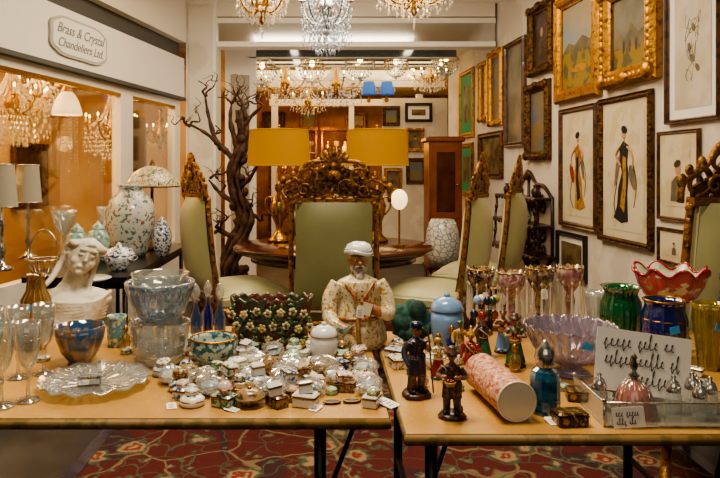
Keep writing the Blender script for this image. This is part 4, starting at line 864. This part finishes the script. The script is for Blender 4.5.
def lustre(r,h,mm):
    b=MB(); b.lathe([(0,0),(r*.85,0),(r*.8,h*.05),(r*.4,h*.12),(r*.26,h*.3),(r*.42,h*.45),(r*.3,h*.58),(r*.7,h*.68),(r*.98,h*.78),(r*1.10,h*.95),(r*1.05,h*.95),(r*.7,h*.78),(0,h*.72)],mm,32,fx=lambda t,rr,z:(rr*(1+.03*math.cos(16*t)*(rr>r*.8)),z+(h*.03*math.cos(8*t) if z>h*.9 else 0)))
    b.ring(r*1.08,.0022,BRASS,(0,0,h*.95)); p=[('body',b.mesh())]
    for q in range(9):
        a=q*2*pi/9; k=MB(); x,y=r*1.04*math.cos(a),r*1.04*math.sin(a); k.octa((x,y,h*.74),.005,.02,CRYS); k.lathe([(.0005,h*.22),(.0066,h*.29),(.0036,h*.62),(.0005,h*.70)],CRYS,6,(x,y,0),smooth=False); p.append(('prism',k.mesh()))
    return p
DGL=glass('dark_amethyst_glass','#6a4c5c',.7,'#3a2030',c2='#a0825a',scale=45); PGL=glass('pinkish_glass','#c8a0a4',.5,'#a87078',c2='#d8c0a8',scale=45)
LU=lustre(.044,.24,DGL); LU2=lustre(.042,.24,PGL)
for px,py,P,l in((481,334,LU,'dark glass lustre hung with clear prisms'),(511,340,LU2,'pinkish glass lustre hung with clear prisms'),(540,333,LU,'dark glass lustre hung with clear prisms'),(570,331,LU2,'pinkish glass lustre hung with clear prisms')): put('glass_lustre',l,'candle holder',P,px,py,14,px,'prism lustres')
def figurine(h,robe,top,hat,hatm,base=BRN,pose=0,legs=False,prop=None,fat=1.28):
    k=h/.2; b=MB(); S=SKIN
    if legs:
        for s in(-1,1): b.tube(cat([(s*.009,0,.10),(s*.011,-.004,.055),(s*.012,.002,.016)]),lerpr([.0115,.0095,.008],13),S,10); b.sph((s*.013,-.008,.018),(.008,.014,.007),S,8,6)
        b.lathe([(.008,.060),(.024,.058),(.021,.10),(.0145,.115)],S,28,fx=lambda t,r,z:(r*(1-.2*abs(math.sin(t)))*(1+.10*math.cos(7*t)),z))
    else:
        b.lathe([(0,.012),(.027,.012),(.029,.02),(.022,.06),(.016,.1)],S,36,fx=lambda t,r,z:(r*(1-.2*abs(math.sin(t)))*(1+.09*math.cos(9*t)*(1-z*9)),z))
        for s in(-1,1): b.sph((s*.01,-.022,.016),(.007,.012,.006),S,8,6)
    b.lathe([(0,.095),(.0155,.098),(.0165,.11),(.019,.13),(.018,.146),(.008,.154),(.005,.158)],S,20,fx=lambda t,r,z:(r*(1-.25*abs(math.sin(t))),z))
    b.tube([(0,0,.15),(0,-.001,.165)],.0062,S,8); b.sph((0,-.001,.176),(.0105,.0118,.0138),S,14,10); b.sph((0,-.007,.168),(.007,.0075,.006),S,10,8); b.sph((0,-.0132,.1745),(.002,.003,.003),S,6,5)
    for s in(-1,1):
        up=.03 if (pose and s>0) else (.0 if pose else .012)
        el=(s*.029,-.002,.118); hd=(s*(.012 if not(pose and s<0) else .028),-.028+.01*(s<0)*pose,.112+up-(.022 if pose and s<0 else 0)); b.tube(cat([(s*.0175,0,.143),el,hd],4),lerpr([.0082,.0072,.005],9),S,8); b.sph(hd,(.005,.0055,.0065),S,8,6)
        b.sph((s*.0105,0,.174),(.002,.003,.004),S,6,5)
    def cf(c):
        if c.z>.157: return 0
        if c.y<-.0225 and c.z>.10: return 0
        if legs and c.z<.026: return 3
        return 2 if c.z<(.062 if legs else .09) else 1
    me=remesh(b,.0014,cf,[SKIN,top,robe,BLACKP],1); MS=Matrix.Diagonal((k*fat,k*fat,k,1)); me.transform(MS)
    t=MB(); t.M=MS
    if hat=='brim': t.lathe([(0,.184),(.019,.183),(.020,.186),(.0115,.188),(.010,.199),(.006,.203),(0,.203)],hatm,20,fx=lambda a,r,z:(r,z+(.002*math.cos(2*a) if r>.015 else 0)))
    elif hat=='cap': t.lathe([(.0115,.180),(.0135,.188),(.010,.195),(0,.197)],hatm,20); t.box((0,-.013,.182),(.016,.010,.002),hatm)
    elif hat=='cone': t.lathe([(.012,.181),(.008,.193),(.002,.212),(0,.214)],hatm,18); t.sph((0,0,.214),.004,PORC,8,6)
    else:
        t.sph((0,.002,.182),(.0128,.0125,.0105),hatm,14,8); t.sph((0,.011,.174),(.009,.006,.009),hatm,10,6)
    bs=MB(); bs.M=MS; bs.lathe([(0,0),(.029,0),(.031,.006),(.027,.013),(0,.013)],base,20,fx=lambda a,r,z:(r*(1+.06*math.cos(3*a+1)+.04*math.cos(7*a)),z)); bs.sph((.014,.012,.018),(.01,.009,.018),base,8,6)
    f=MB(); f.M=MS
    for s in(-1,1): f.sph((s*.004,-.0115,.178),.0013,INK,6,4); f.tube([(s*.002,-.012,.1815),(s*.0065,-.0105,.1812)],.0006,INK,4)
    f.tube([(-.003,-.0142,.1678),(.003,-.0142,.1678)],.0008,REDG,4)
    sa=MB(); sa.M=MS; sa.tube(cat([(-.016,-.006,.142),(-.004,-.0165,.13),(.012,-.014,.112),(.016,-.006,.10)]),.0022,hatm,5); sa.tube([(.0168*math.cos(a),.0135*math.sin(a),.101) for a in [i*pi/8 for i in range(16)]],.0022,YELG if robe is not BLACKP else BRN,5,True)
    for q in range(5): sa.sph((0,-.0155,.105+.009*q),.0013,YELG,5,4)
    for s in(-1,1): sa.tube(cat([(s*.012,-.009,.148),(s*.006,-.0145,.13),(s*.008,-.013,.105)],4),.0017,BRN if top is not BRN else OCHRE,4)
    out=[('body',me),('hat' if hat!='hair' else 'hair',t.mesh()),('base',bs.mesh()),('face_details',f.mesh()),('sash',sa.mesh())]
    if prop=='staff': q=MB(); q.M=MS; q.tube([(.028,-.022,.013),(.013,-.031,.142),(.008,-.033,.19)],.0018,BRN,6); out.append(('staff',q.mesh()))
    if prop=='basket': q=MB(); q.M=MS; q.lathe([(0,0),(.009,0),(.013,.012),(.011,.012)],YELG,14,(0,-.034,.102)); [q.sph((.006*math.cos(i*1.3),-.034+.006*math.sin(i*1.3),.116),.0035,REDG,6,5) for i in range(5)]; out.append(('held_basket',q.mesh()))
    if prop=='child': q=MB(); q.M=MS; q.sph((.014,-.030,.132),(.009,.007,.013),PORC,10,8); q.sph((.014,-.030,.150),.006,SKIN,10,8); out.append(('held_child',q.mesh()))
    return out
DCO=mat('worn_navy_coat','#242c48',.35,c2='#4c3a2c',scale=110,lo=.52,hi=.6,coat=.3); DTR=mat('worn_brown_cloth','#54382a',.4,c2='#7c6a50',scale=110,lo=.52,hi=.6,coat=.2)
s=scl(416,396); put('figurine','dark painted soldier figurine in navy coat and cap','figurine',figurine(76*s,DTR,DCO,'cap',NAVY,BRN,1,True,'staff'),416,396,16,.4)
s=scl(452,417); put('figurine','dark figurine in brown coat with brim hat','figurine',figurine(70*s,DCO,DTR,'brim',BRN,BRN,0,True,'basket'),452,417,15,-.3)
s=scl(438,378); put('figurine','small woman figurine in red dress holding a child','figurine',figurine(42*s,REDG,CREAM,'hair',YELG,GRNG,0,False,'child'),438,378,10,.1)
for px,py,hp_,rb,tp_,ht,hm,ps,lg,pr,lb in((471,378,48,MOTL,REDG,'cone',YELG,1,True,None,'clown figurine in red and yellow costume'),(515,366,52,GRNG,MOTL2,'brim',BRN,0,False,'basket','painted figurine in patterned green coat with brim hat'),(503,352,44,LBLUE,MOTL,'hair',BRN,0,False,'basket','woman figurine in blue skirt with basket'),(460,358,38,MOTL2,YELG,'cap',GRNG,1,False,None,'little figurine in yellow jacket and patterned skirt')):
    s=scl(px,py); put('figurine',lb,'figurine',figurine(hp_*s,rb,tp_,ht,hm,BRN,ps,lg,pr),px,py,9,random.uniform(-.5,.5))
fg=figurine(.125,GRNG,BRN,'hair',PORC,BRN,1)
cols=[REDG,YELG,NAVY,GRNG,LBLUE,mat('orange_glaze','#a8481a',.25,coat=.4),PORC]
bparts=[]
for i in range(11):
    k=MB(); a=i*2.4; r=.008+.0075*math.sqrt(i)*1.3; c=(r*math.cos(a)+.005,r*math.sin(a)*.5,.155+.022*math.cos(a*1.3)); k.sph(c,(.0125,.0125,.0145),cols[i%7],12,8); k.tube([c,(.015,-.015,.09)],.0007,INK,4); bparts.append(('balloon',k.mesh()))
put('balloon_seller_figurine','balloon seller figurine with cluster of coloured balloons','figurine',fg+bparts,484,358,11,.1,sc=1.0)
s=scl(566,376); r=44*s
b=MB(); b.lathe(vessel([(0,0),(r*.45,0),(r*.42,.008),(r*.2,.025),(r*.5,.04),(r*.8,.075),(r,.135),(r*1.02,.14)],.004),LAV,96,fx=lambda t,rr,z:(rr*(1+.03*abs(math.sin(12*t))),z+(.004*math.cos(24*t) if rr>r*.8 else 0)))
k=MB(); diamond(k,r*.83,.077,r*1.01,.132,26,.26,CUT); diamond(k,r*.52,.042,r*.83,.077,26,.2,CUT)
put('cut_glass_bowl','large lavender-tinted cut crystal bowl on foot','bowl',[('body',b.mesh()),('cut_pattern',k.mesh())],570,374,42)
pa,_=T(481,371,.797); pb,_=T(517,402,.797); d=pb-pa; L=d.length; r=.046
b=MB(); b.lathe([(0,0),(r,0),(r*1.03,.004),(r*.99,.01),(r*.99,L-.01),(r*1.03,L-.004),(r,L)],BASK,36)
e=MB(); e.lathe([(r,L),(r*.9,L+.001),(0,L+.001)],CREAM,32); e.ring(r*.97,.003,CREAM,(0,0,L))
q=d.to_track_quat('Z','Y').to_euler()
make('mottled_cylinder','pale pink mottled cylinder lying on its side, plain cream end','cylinder box',[('body',b.mesh()),('end_cap',e.mesh())],(pa.x,pa.y,.75+r*1.035),rot=tuple(q))
for k in range(5): occ.append((pa.x+d.x*k/4,pa.y+d.y*k/4,r*1.05))
s=scl(538,414)
b=MB(); hB=46*s; r=15*s; b.lathe([(0,0),(r*.95,0),(r,.004),(r,hB*.75),(r*.85,hB*.92),(r*.5,hB)],TEALG,12,smooth=False); t=MB(); t.lathe([(r*.55,hB),(r*.6,hB+.006),(r*.7,hB+.02),(r*.6,hB+.04),(r*.3,hB+.05),(r*.2,hB+.06),(0,hB+.064)],SILVER,20)
put('perfume_bottle','faceted teal glass bottle with silver cap','bottle',[('body',b.mesh()),('cap',t.mesh())],545,412,16)
put('glass_vase','emerald green ribbed glass vase','vase',[('body',flv([(0,0),(.04,0),(.045,.02),(.058,.06),(.064,.11),(.06,.15),(.048,.175),(.055,.195),(.064,.2)],EMER,16,.02,96).mesh())],621,348,22)
b=flv([(0,0),(.035,0),(.05,.02),(.064,.08),(.064,.13),(.052,.17),(.056,.185)],COBALT,12,.02,72); k=MB(); k.ring(.057,.0035,BRASS,(0,0,.186)); k.ring(.063,.002,BRASS,(0,0,.13)); put('cobalt_jar','deep cobalt blue glass jar with gilt rim','jar',[('body',b.mesh()),('gilt_rim',k.mesh())],664,362,20)
b=MB(); r=.118
def ruf(t,rr,z):
    q=(rr/r)**3; return rr*(1+.07*math.cos(8*t)*q), z+.014*math.cos(8*t+1)*q
b.lathe([(0,0),(.045,0),(.04,.008),(.014,.03),(.014,.08),(.05,.10),(.085,.13),(.106,.17),(r,.215)],RUFW,96,fx=ruf); b.lathe([(r,.215),(r-.004,.217),(.10,.173),(.08,.135),(.04,.108),(0,.104)],RUFI,96,fx=ruf)
k=MB(); k.tube([(ruf(t,r,.217)[0]*math.cos(t),ruf(t,r,.217)[0]*math.sin(t),ruf(t,r,.217)[1]) for t in [i*2*pi/96 for i in range(96)]],.0055,RUFR,6,True)
put('ruffled_compote','large ruffled pink-red glass bowl with pale spots','bowl',[('bowl',b.mesh()),('ruffled_rim',k.mesh())],670,331,18)
put('glass_vase','fluted yellow-amber glass vase','vase',[('body',flv([(0,0),(.03,0),(.032,.02),(.038,.07),(.046,.14),(.044,.17),(.050,.19)],YGR,8,.06).mesh())],710,369,16)
put('glass_vase','blue glass vase behind the others','vase',[('body',flv([(0,0),(.03,0),(.032,.02),(.045,.07),(.05,.13),(.04,.19),(.046,.23)],TEALG,8,.04).mesh())],735,344,15)
put('glass_vase','small clear cut-glass vase among lustres','vase',[('body',flv([(0,0),(.022,0),(.02,.02),(.026,.07),(.036,.14),(.04,.16)],CUT,10,.05).mesh())],596,338,12)
def casket(w,d,h):
    g=MB(); e=MB()
    for s in(-1,1): g.box((0,s*d/2,h/2),(w,.003,h),CLEAR); g.box((s*w/2,0,h/2),(.003,d,h),CLEAR)
    g.box((0,0,.002),(w,d,.004),CUT)
    pts=[(-w/2,-d/2),(w/2,-d/2),(w/2,d/2),(-w/2,d/2)]
    for z in(.003,h): e.tube([(x,y,z) for x,y in pts],.0022,SILVER,6,True)
    for x,y in pts: e.tube([(x,y,0),(x,y,h)],.0026,SILVER,6); e.sph((x,y,h+.004),.005,SILVER,8,6)
    return [('glass_panels',g.mesh()),('metal_edging',e.mesh())]
p,_=T(668,428); p=Vector((p.x+.012,p.y+.095,.75)); make('glass_casket','low clear glass casket with silver edging','box',casket(.30,.19,.055),p,-.03)
for k in(-.1,0,.1): occ.append((p.x+k,p.y,.105))
b=MB(); b.lathe([(.054,0),(.052,.01),(.043,.035),(.036,.062),(.017,.084),(.006,.088)],PINKG,32,fx=lambda t,r,z:(r*(1+.03*abs(math.sin(8*t))),z)); hd=MB(); hd.lathe([(.006,.086),(.014,.096),(.005,.106),(.011,.12),(.006,.135),(.009,.14),(0,.152)],SILVER,16)
for q in range(16): a=q*pi/8; hd.tube([(.053*math.cos(a),.053*math.sin(a),.012),(.037*math.cos(a),.037*math.sin(a),.059),(.018*math.cos(a),.018*math.sin(a),.084)],.0009,SILVER,4)
make('glass_bell','pale pink ribbed glass bell with ornate silver handle','bell',[('bell',b.mesh()),('handle',hd.mesh())],p+Vector((-.055,-.025,.005)),sc=.95)
for dx,dy in((-.122,.01),(.045,-.01),(.10,.01),(.085,-.05),(.125,-.02)):
    b=MB(); b.lathe([(0,0),(.018,0),(.02,.03),(.017,.05),(0,.05)],CUT,12,smooth=False); t=MB(); t.lathe([(.017,.05),(.018,.06),(.012,.075),(.005,.08),(.006,.088),(0,.092)],SILVER,16)
    make('salt_shaker','cut glass shaker with domed silver top','shaker',[('body',b.mesh()),('cap',t.mesh())],p+Vector((dx,dy,.005)),0,'silver-topped shakers',.95)
def cursive(k,x,z,L,sz,seed,rad,slope=0):
    # joined-up pen stroke words: loops of uneven height with gaps between words
    r=random.Random(seed); cx=x
    while cx<x+L:
        n=r.randint(3,6); pts=[]
        for i in range(n):
            w_=sz*r.uniform(.38,.52); up=r.choice((.55,.55,.6,1.15)); dn=r.choice((0,0,0,-.35)); zz=z+slope*(cx-x)
            pts+=[(cx,-.0013,zz+sz*.05),(cx+w_*.55,-.0013,zz+sz*up),(cx+w_*.25,-.0013,zz+sz*up*.8),(cx+w_*.35,-.0013,zz+sz*dn),(cx+w_*.75,-.0013,zz+sz*.02)]; cx+=w_
            if cx>x+L: break
        k.tube(cat(pts,3),rad,PENCIL,4); cx+=sz*.45
cw,chh=.235,.150; b=MB(); b.box((0,0,chh/2),(cw,.0015,chh),PAPER); k=MB()
cursive(k,-.10,.108,.17,.030,5,.0010,.03); cursive(k,-.095,.066,.18,.028,12,.0010,.03); cursive(k,-.02,.024,.10,.030,17,.0010,.03)
make('price_card','white card with thin handwritten notes in the glass casket','sign',[('card',b.mesh()),('handwriting',k.mesh())],(p.x+.002,p.y+.060,.771),rot=(math.radians(-10),math.radians(8),-.03))
b=MB(); b.box((0,0,.022),(.07,.0012,.044),PAPER); k=MB(); cursive(k,-.028,.026,.05,.013,2,.0006); cursive(k,-.028,.008,.04,.012,3,.0006)
make('price_card','small white handwritten card leaning on the glass casket','sign',[('card',b.mesh()),('handwriting',k.mesh())],(p.x-.10,p.y-.102,.753),rot=(math.radians(-8),math.radians(-4),-.03))
def rbox(w,d,h,mm,band=BRASS):
    b=MB(); b.box((0,0,h*.35),(w,d,h*.7),mm,bev=.003); l=MB(); l.box((0,0,h*.86),(w*1.03,d*1.03,h*.28),mm,bev=.004); l.box((0,0,h*.71),(w*1.04,d*1.04,h*.06),band); l.sph((0,-d*.53,h*.72),.003,band,6,5); return [('body',b.mesh()),('lid',l.mesh())]
DGB=mat('dark_gold_box','#4a3a20',.35,.4,c2='#b08a40',scale=70,lo=.55,hi=.6)
put('trinket_box','small dark box with gilt decoration and lid','box',rbox(.07,.045,.032,DGB),570,424,17,.1)
put('trinket_box','round-edged black and gold trinket box','box',rbox(.065,.045,.03,DGB),580,400,15,-.2)
b=MB()
for s_ in(-1,1): b.sph((s_*.025,0,.004),(.024,.013,.004),BLACKP,14,6); b.ring(.02,.0015,YELG,(s_*.025,0,.006),20,1,.55)
put('enamel_brooch','flat black and yellow enamelled brooch shaped like spectacles','brooch',[('body',b.mesh())],342,403,20,.15)
# ---------------- porcelain trinkets ----------------------------------------------------
pats=[(PORC,'white'),(FLOR,'flower-painted'),(FLORG,'green flowered'),(BLUEW,'blue and white'),(mat('sky_blue_porcelain','#9cb2c8',.2,c2='#d8dcda',scale=70,lo=.52,hi=.56,coat=.5),'sky blue'),(mat('pink_floral','#d0c0b8',.2,c2='#9c506a',scale=85,lo=.56,hi=.6,coat=.5),'pink flowered'),(mat('mint_glaze','#8fb09c',.2,c2='#d0d8cc',scale=70,lo=.54,hi=.58,coat=.5),'mint green'),(mat('tan_gilt_porcelain','#9a8058',.25,c2='#54402c',scale=80,coat=.5),'tan and gilt')]
def tr_round(mm,r,h): 
    b=MB(); b.lathe([(0,0),(r*.8,0),(r,h*.12),(r,h*.55),(0,h*.55)],mm,22); b.ring(r*1.0,.0015,BRASS,(0,0,h*.55),22)
    l=MB(); l.lathe([(r*1.01,h*.57),(r,h*.66),(r*.75,h*.88),(r*.3,h*.98),(0,h)],mm,22)
    for q in range(5): l.sph((r*.45*math.cos(q*1.257),r*.45*math.sin(q*1.257),h*.95),(r*.12,r*.12,.0015),REDG if q%2 else GRNG,6,4)
    return [('body',b.mesh()),('lid',l.mesh())]
def tr_cup(mm,r,h):
    b=MB(); b.lathe(vessel([(0,0),(r*.5,0),(r*.5,h*.08),(r*.85,h*.4),(r,h)],.002),mm,22); b.ring(r,.0012,BRASS,(0,0,h),22); k=MB(); k.tube(cat([(r*.9,0,h*.85),(r*1.45,0,h*.75),(r*1.35,0,h*.4),(r*.75,0,h*.3)]),.0025,mm,6); return [('body',b.mesh()),('handle',k.mesh())]
def tr_egg(mm,r,h):
    b=MB(); b.lathe([(0,0),(r*.5,0),(r*.35,h*.08),(r*.9,h*.3),(r,h*.5),(0,h*.5)],mm,22); b.ring(r,.0016,BRASS,(0,0,h*.5),22); l=MB(); l.lathe([(r,h*.51),(r*.9,h*.72),(r*.5,h*.94),(0,h)],mm,22); return [('body',b.mesh()),('lid',l.mesh())]
def tr_ov(mm,r,h):
    o=tr_round(mm,r,h)
    for p_ in o: p_[1].transform(Matrix.Diagonal((1.15,.75,1,1)))
    return o
def tr_dish(mm,r,h):
    b=MB(); b.lathe([(0,0),(r*.6,0),(r*.95,h*.35),(r*1.12,h*.5),(r*1.12,h*.54),(0,h*.5)],mm,30,fx=lambda t,rr,z:(rr*(1+.05*abs(math.sin(5*t))*(rr>r)),z)); l=MB(); l.lathe([(r*1.0,h*.52),(r*.85,h*.78),(r*.4,h*.92),(r*.1,h*.93)],mm,26); k=MB(); k.sph((0,0,h*.98),(r*.16,r*.16,h*.09),BRASS,8,6); return [('body',b.mesh()),('lid',l.mesh(),[('knob',k.mesh())])]
def tr_pot(mm,r,h):
    b=MB(); b.lathe([(0,0),(r*.6,0),(r,h*.3),(r*.95,h*.55),(r*.6,h*.7)],mm,22); b.tube(cat([(r*.9,0,h*.35),(r*1.35,0,h*.5),(r*1.45,0,h*.68)]),lerpr([.005,.003],13),mm,6)
    l=MB(); l.lathe([(r*.62,h*.7),(r*.45,h*.84),(r*.1,h*.88),(r*.15,h*.95),(0,h)],mm,18); k=MB(); k.tube(cat([(-r*.9,0,h*.6),(-r*1.5,0,h*.55),(-r*1.35,0,h*.25),(-r*.9,0,h*.25)]),.003,mm,6); return [('body',b.mesh()),('lid',l.mesh()),('handle',k.mesh())]
temps=[]
for i,(mm,adj) in enumerate(pats):
    for (fn,nm,ct,lb,hh_) in ((tr_round,'trinket_box','box','round porcelain trinket box',1.2),(tr_round,'trinket_box','box','low round porcelain trinket box',.9),(tr_ov,'trinket_box','box','oval porcelain trinket box',1.1))+(((tr_dish,'lidded_dish','dish','scalloped lidded porcelain dish',1.15),(tr_egg,'egg_box','box','egg-shaped porcelain box',1.6)) if i%2 else ((tr_pot,'miniature_teapot','teapot','miniature porcelain teapot',1.3),))+(((tr_cup,'teacup','cup','little porcelain teacup',1.0),) if i%4==0 else ()):
        r=random.uniform(.021,.035) if fn is not tr_egg else .022; h=r*hh_*random.uniform(.9,1.15); temps.append((nm,ct,adj+' '+lb+(' with gilt band' if 'box' in nm else ''),fn(mm,r,h),r*1.06,h))
    for w_,d_,h_,ds in((.058,.040,.032,'rectangular'),(.038,.038,.034,'square'),(.046,.030,.024,'small rectangular')):
        temps.append(('trinket_box','box',adj+' '+ds+' porcelain box with gilt seam',rbox(w_,d_,h_,mm),w_*.54,h_))
    temps.append(('trinket_box','box',adj+' tiny round porcelain box with gilt band',tr_round(mm,.018,.022),.019,.022))
def free(x,y,r,k=.9): return all((x-a)**2+(y-b)**2>((r+c)*k)**2 for a,b,c in occ)
rnd=random.Random(21); cnt=0; base_items=[]
def fill(n,xr,yr,cond=None,tl=temps,grp='porcelain trinkets',k_=.93,rec=True):
    global cnt; k=0;tries=0
    while k<n and tries<14000:
        tries+=1; px=rnd.uniform(*xr); py=rnd.uniform(*yr)
        if cond and not cond(px,py): continue
        p,s=T(px,py); nm,ct,lb,P,r,h=rnd.choice(tl); sc=rnd.uniform(.85,1.1)
        if not free(p.x,p.y,r*sc,k_): continue
        if .115<p.x<.21 or p.y<1.56: continue
        if rnd.random()<.18 and nm in('trinket_box','egg_box') and len(P)==2 and 'rect' not in lb and 'square' not in lb and 'oval' not in lb:
            occ.append((p.x,p.y,max(r,h)*sc)); make(nm,lb.replace(' with gilt band','')+' lying on its side','box',P,(p.x,p.y,.75+r*sc*.98),0,grp,sc,rot=(pi/2,0,rnd.uniform(-1,1)))
        else:
            occ.append((p.x,p.y,r*sc)); make(nm,lb,ct,P,p,rnd.uniform(0,6.28),grp,sc)
            if rec and 'box' in nm and h/r<1.3: base_items.append((p.x,p.y,.75+h*sc,r*sc))
        k+=1
    cnt+=k; print(grp,k)
def wrapped(seed):
    r=random.Random(seed); w=MB(); n,kk=18,10; vs=[];fs=[]
    for i in range(kk+1):
        p_=-pi/2+pi*i/kk
        for j in range(n):
            t=2*pi*j/n; q=r.uniform(.84,1.16); vs.append((.046*q*math.cos(p_)*math.cos(t),.035*q*math.cos(p_)*math.sin(t),max(0,.024+.024*q*math.sin(p_))))
    for i in range(kk):
        for j in range(n): q=(j+1)%n; fs.append((i*n+j,i*n+q,(i+1)*n+q,(i+1)*n+j))
    w.add(vs,fs,WRAP,False)
    mm=r.choice(pats)[0]; i_=MB(); i_.lathe([(0,.004),(.020,.004),(.028,.01),(.028,.024),(.021,.033),(0,.037)],mm,20); i_.ring(.0285,.0016,BRASS,(0,0,.021),20); return [('plastic_wrap',w.mesh()),('wrapped_box',i_.mesh())]
WR=[('wrapped_bundle','bundle','porcelain piece bundled in clear plastic wrap',wrapped(i),.043,.048) for i in range(6)]
reg=lambda x,y:y<372+34*min(1,max(0,(x-150)/40))
fill(14,(165,392),(354,398),reg,WR,'plastic-wrapped pieces',1.02,False)
big=[t_ for t_ in temps if t_[4]>.028]
fill(34,(152,396),(350,407),reg,big,k_=.94)
fill(60,(150,398),(348,408),reg,k_=.92)
smalls=[t_ for t_ in temps if t_[4]<.025]
fill(44,(150,398),(348,409),reg,smalls,k_=.90)
fill(8,(408,470),(362,398)); fill(22,(560,720),(348,392),tl=[t_ for t_ in temps if t_[4]<.03]); fill(5,(20,150),(348,362),tl=smalls); fill(4,(590,612),(376,400),tl=smalls)
up=0; rnd.shuffle(base_items)
top=[t_ for t_ in temps if t_[4]<.033]
for (x,y,z,r) in base_items:
    if up>=30: break
    if x<-.5 or x>.15 or r<.023: continue
    nm,ct,lb,P,rr,h=rnd.choice(WR[:3]+top) ; sc=rnd.uniform(.75,.95)
    make(nm,lb,ct,P,(x+rnd.uniform(-.004,.004),y+rnd.uniform(-.004,.004),z-.002),rnd.uniform(0,6),'porcelain trinkets' if nm!='wrapped_bundle' else 'plastic-wrapped pieces',sc,rot=(rnd.uniform(-.25,.25),rnd.uniform(-.25,.25),rnd.uniform(0,6))); up+=1
bt=[]
for mm,lb in((CUT,'clear cut-glass scent bottle'),(COBALT,'cobalt glass scent bottle'),(AMB,'amber glass scent bottle'),(EMER,'green glass scent bottle')):
    b=MB(); b.lathe([(0,0),(.014,0),(.018,.02),(.016,.045),(.006,.055),(.006,.062)],mm,14); t=MB(); t.lathe([(.007,.06),(.01,.07),(.006,.08),(0,.084)],BRASS,12); bt.append(('scent_bottle','bottle',lb+' with brass stopper',[('body',b.mesh()),('stopper',t.mesh())],.018,.08))
fill(14,(400,720),(338,372),None,bt,'scent bottles',rec=False); fill(8,(90,250),(336,350),None,bt,'scent bottles',rec=False)
# ---------------- price tags --------------------------------------------------------------
def tag(w,h):
    c=MB(); c.slab([(-w/2,0),(w/2,0),(w/2,h*.85),(w*.3,h),(-w*.3,h),(-w/2,h*.85)],-.0006,.0006,PAPER); k=MB(); k.tube(cat([(0,-.001,h*.9),(.008,-.002,h*1.2),(.002,0,h*1.5)]),.0006,PAPERC,4)
    for i in range(3): c.tube([(-w*.3,-.0009,h*(.2+.2*i)),(w*.25,-.0009,h*(.22+.2*i))],.0005,INK,4)
    return [('card',c.mesh()),('string',k.mesh())]
TG=tag(.022,.034)
for px,py,r in((172,409,(-1.5,0,.3)),(396,407,(-1.45,0,.8)),(312,411,(-1.5,0,-.5)),(556,425,(-1.45,0,.2)),(376,405,(-1.5,0,.9)),(238,411,(-1.5,0,1.1))):
    put('price_tag','small white paper price tag lying on the table','tag',TG,px,py,None,0,'price tags',1.7 if px==396 else 1.1,(r[0],r[1],r[2]),z=.7515)
BST=mat('blue_sticker','#3aa0e0',.5)
def stick(px,py,R,z,kind,rz=0,sc=1):
    p,_=T(px,py)
    if kind=='tag': make('price_tag','white paper price tag tied to an item','tag',TG,p+Vector((0,-R-.001,z)),rot=(0,rz,0),sc=sc)
    else:
        b=MB(); b.slab([(-.014,0),(.014,0),(.016,.02),(-.012,.022)],-.0008,.0008,BST); make('price_sticker','bright blue paper price sticker on glassware','sticker',[('body',b.mesh())],p+Vector((0,-R-.001,z)),rot=(0,rz,0))
stick(358,346,.10,.115,'tag',.1,1.1); stick(160,362,.088,.18,'tag',.2,.8); stick(481,334,.050,.12,'tag',.1); stick(540,333,.050,.13,'tag',-.1); stick(447,346,.050,.02,'b'); stick(570,374,.115,.10,'b',.3); stick(664,362,.064,.1,'b',-.3); stick(36,349,.046,.13,'b',.2); stick(710,369,.045,.12,'b',.2)
# ---------------- lights ------------------------------------------------------------------
LM=1.6
def area(loc,rot,sx,sy,e,col): 
    l=bpy.data.lights.new('area_light','AREA'); l.shape='RECTANGLE'; l.size=sx; l.size_y=sy; l.energy=e*LM; l.color=C(col)[:3]; o=bpy.data.objects.new('area_light',l); COL.objects.link(o); o.location=loc; o.rotation_euler=rot
def pt(loc,e,col='#ffca80',r=.06):
    l=bpy.data.lights.new('point_light','POINT'); l.energy=e*LM; l.color=C(col)[:3]; l.shadow_soft_size=r; o=bpy.data.objects.new('point_light',l); COL.objects.link(o); o.location=loc
area((-.1,1.75,2.95),(0,0,0),.9,.5,44,'#ffeccc')
area((.1,4.4,2.96),(0,0,0),2.0,1.5,56,'#ffeacc')
area((-.2,-.6,2.4),(math.radians(50),0,0),2.2,1.0,8,'#ffecd2')
area((.2,9.5,2.6),(0,0,0),2.5,3.5,52,'#ffd89c')
area((-2.75,5.0,2.36),(0,0,-math.radians(10)),1.2,3.6,92,'#ffca84')
area((.2,5.6,1.9),(math.radians(115),0,0),1.8,.5,6,'#fff0dc')
for px in(279,377): pt(((px-CX)*5/F,5.0,1.47),1.7,'#ffa63c',.04)
pt(W(262,5,4.6),6); pt(W(412,0,4.6),6); pt((.0,11.0,1.8),22,'#ffae50'); pt((-1.5,11,1.7),14,'#ffae50'); pt(W(67,110,4.9)+Vector((0,0,-.25)),5)
w=bpy.data.worlds.new('world'); bpy.context.scene.world=w; w.use_nodes=True; w.node_tree.nodes['Background'].inputs[0].default_value=C('#dccbb0'); w.node_tree.nodes['Background'].inputs[1].default_value=.13
bpy.context.scene.view_settings.look='AgX - Medium High Contrast'
cam=bpy.data.cameras.new('camera'); cam.lens=33; cam.sensor_width=36; cam.shift_x=(360-CX)/720; cam.shift_y=-(239-CY)/720; cam.clip_start=.05
co=bpy.data.objects.new('camera',cam); COL.objects.link(co); co.location=(0,0,H); co.rotation_euler=(pi/2,0,0); bpy.context.scene.camera=co
print('trinkets',cnt,up)
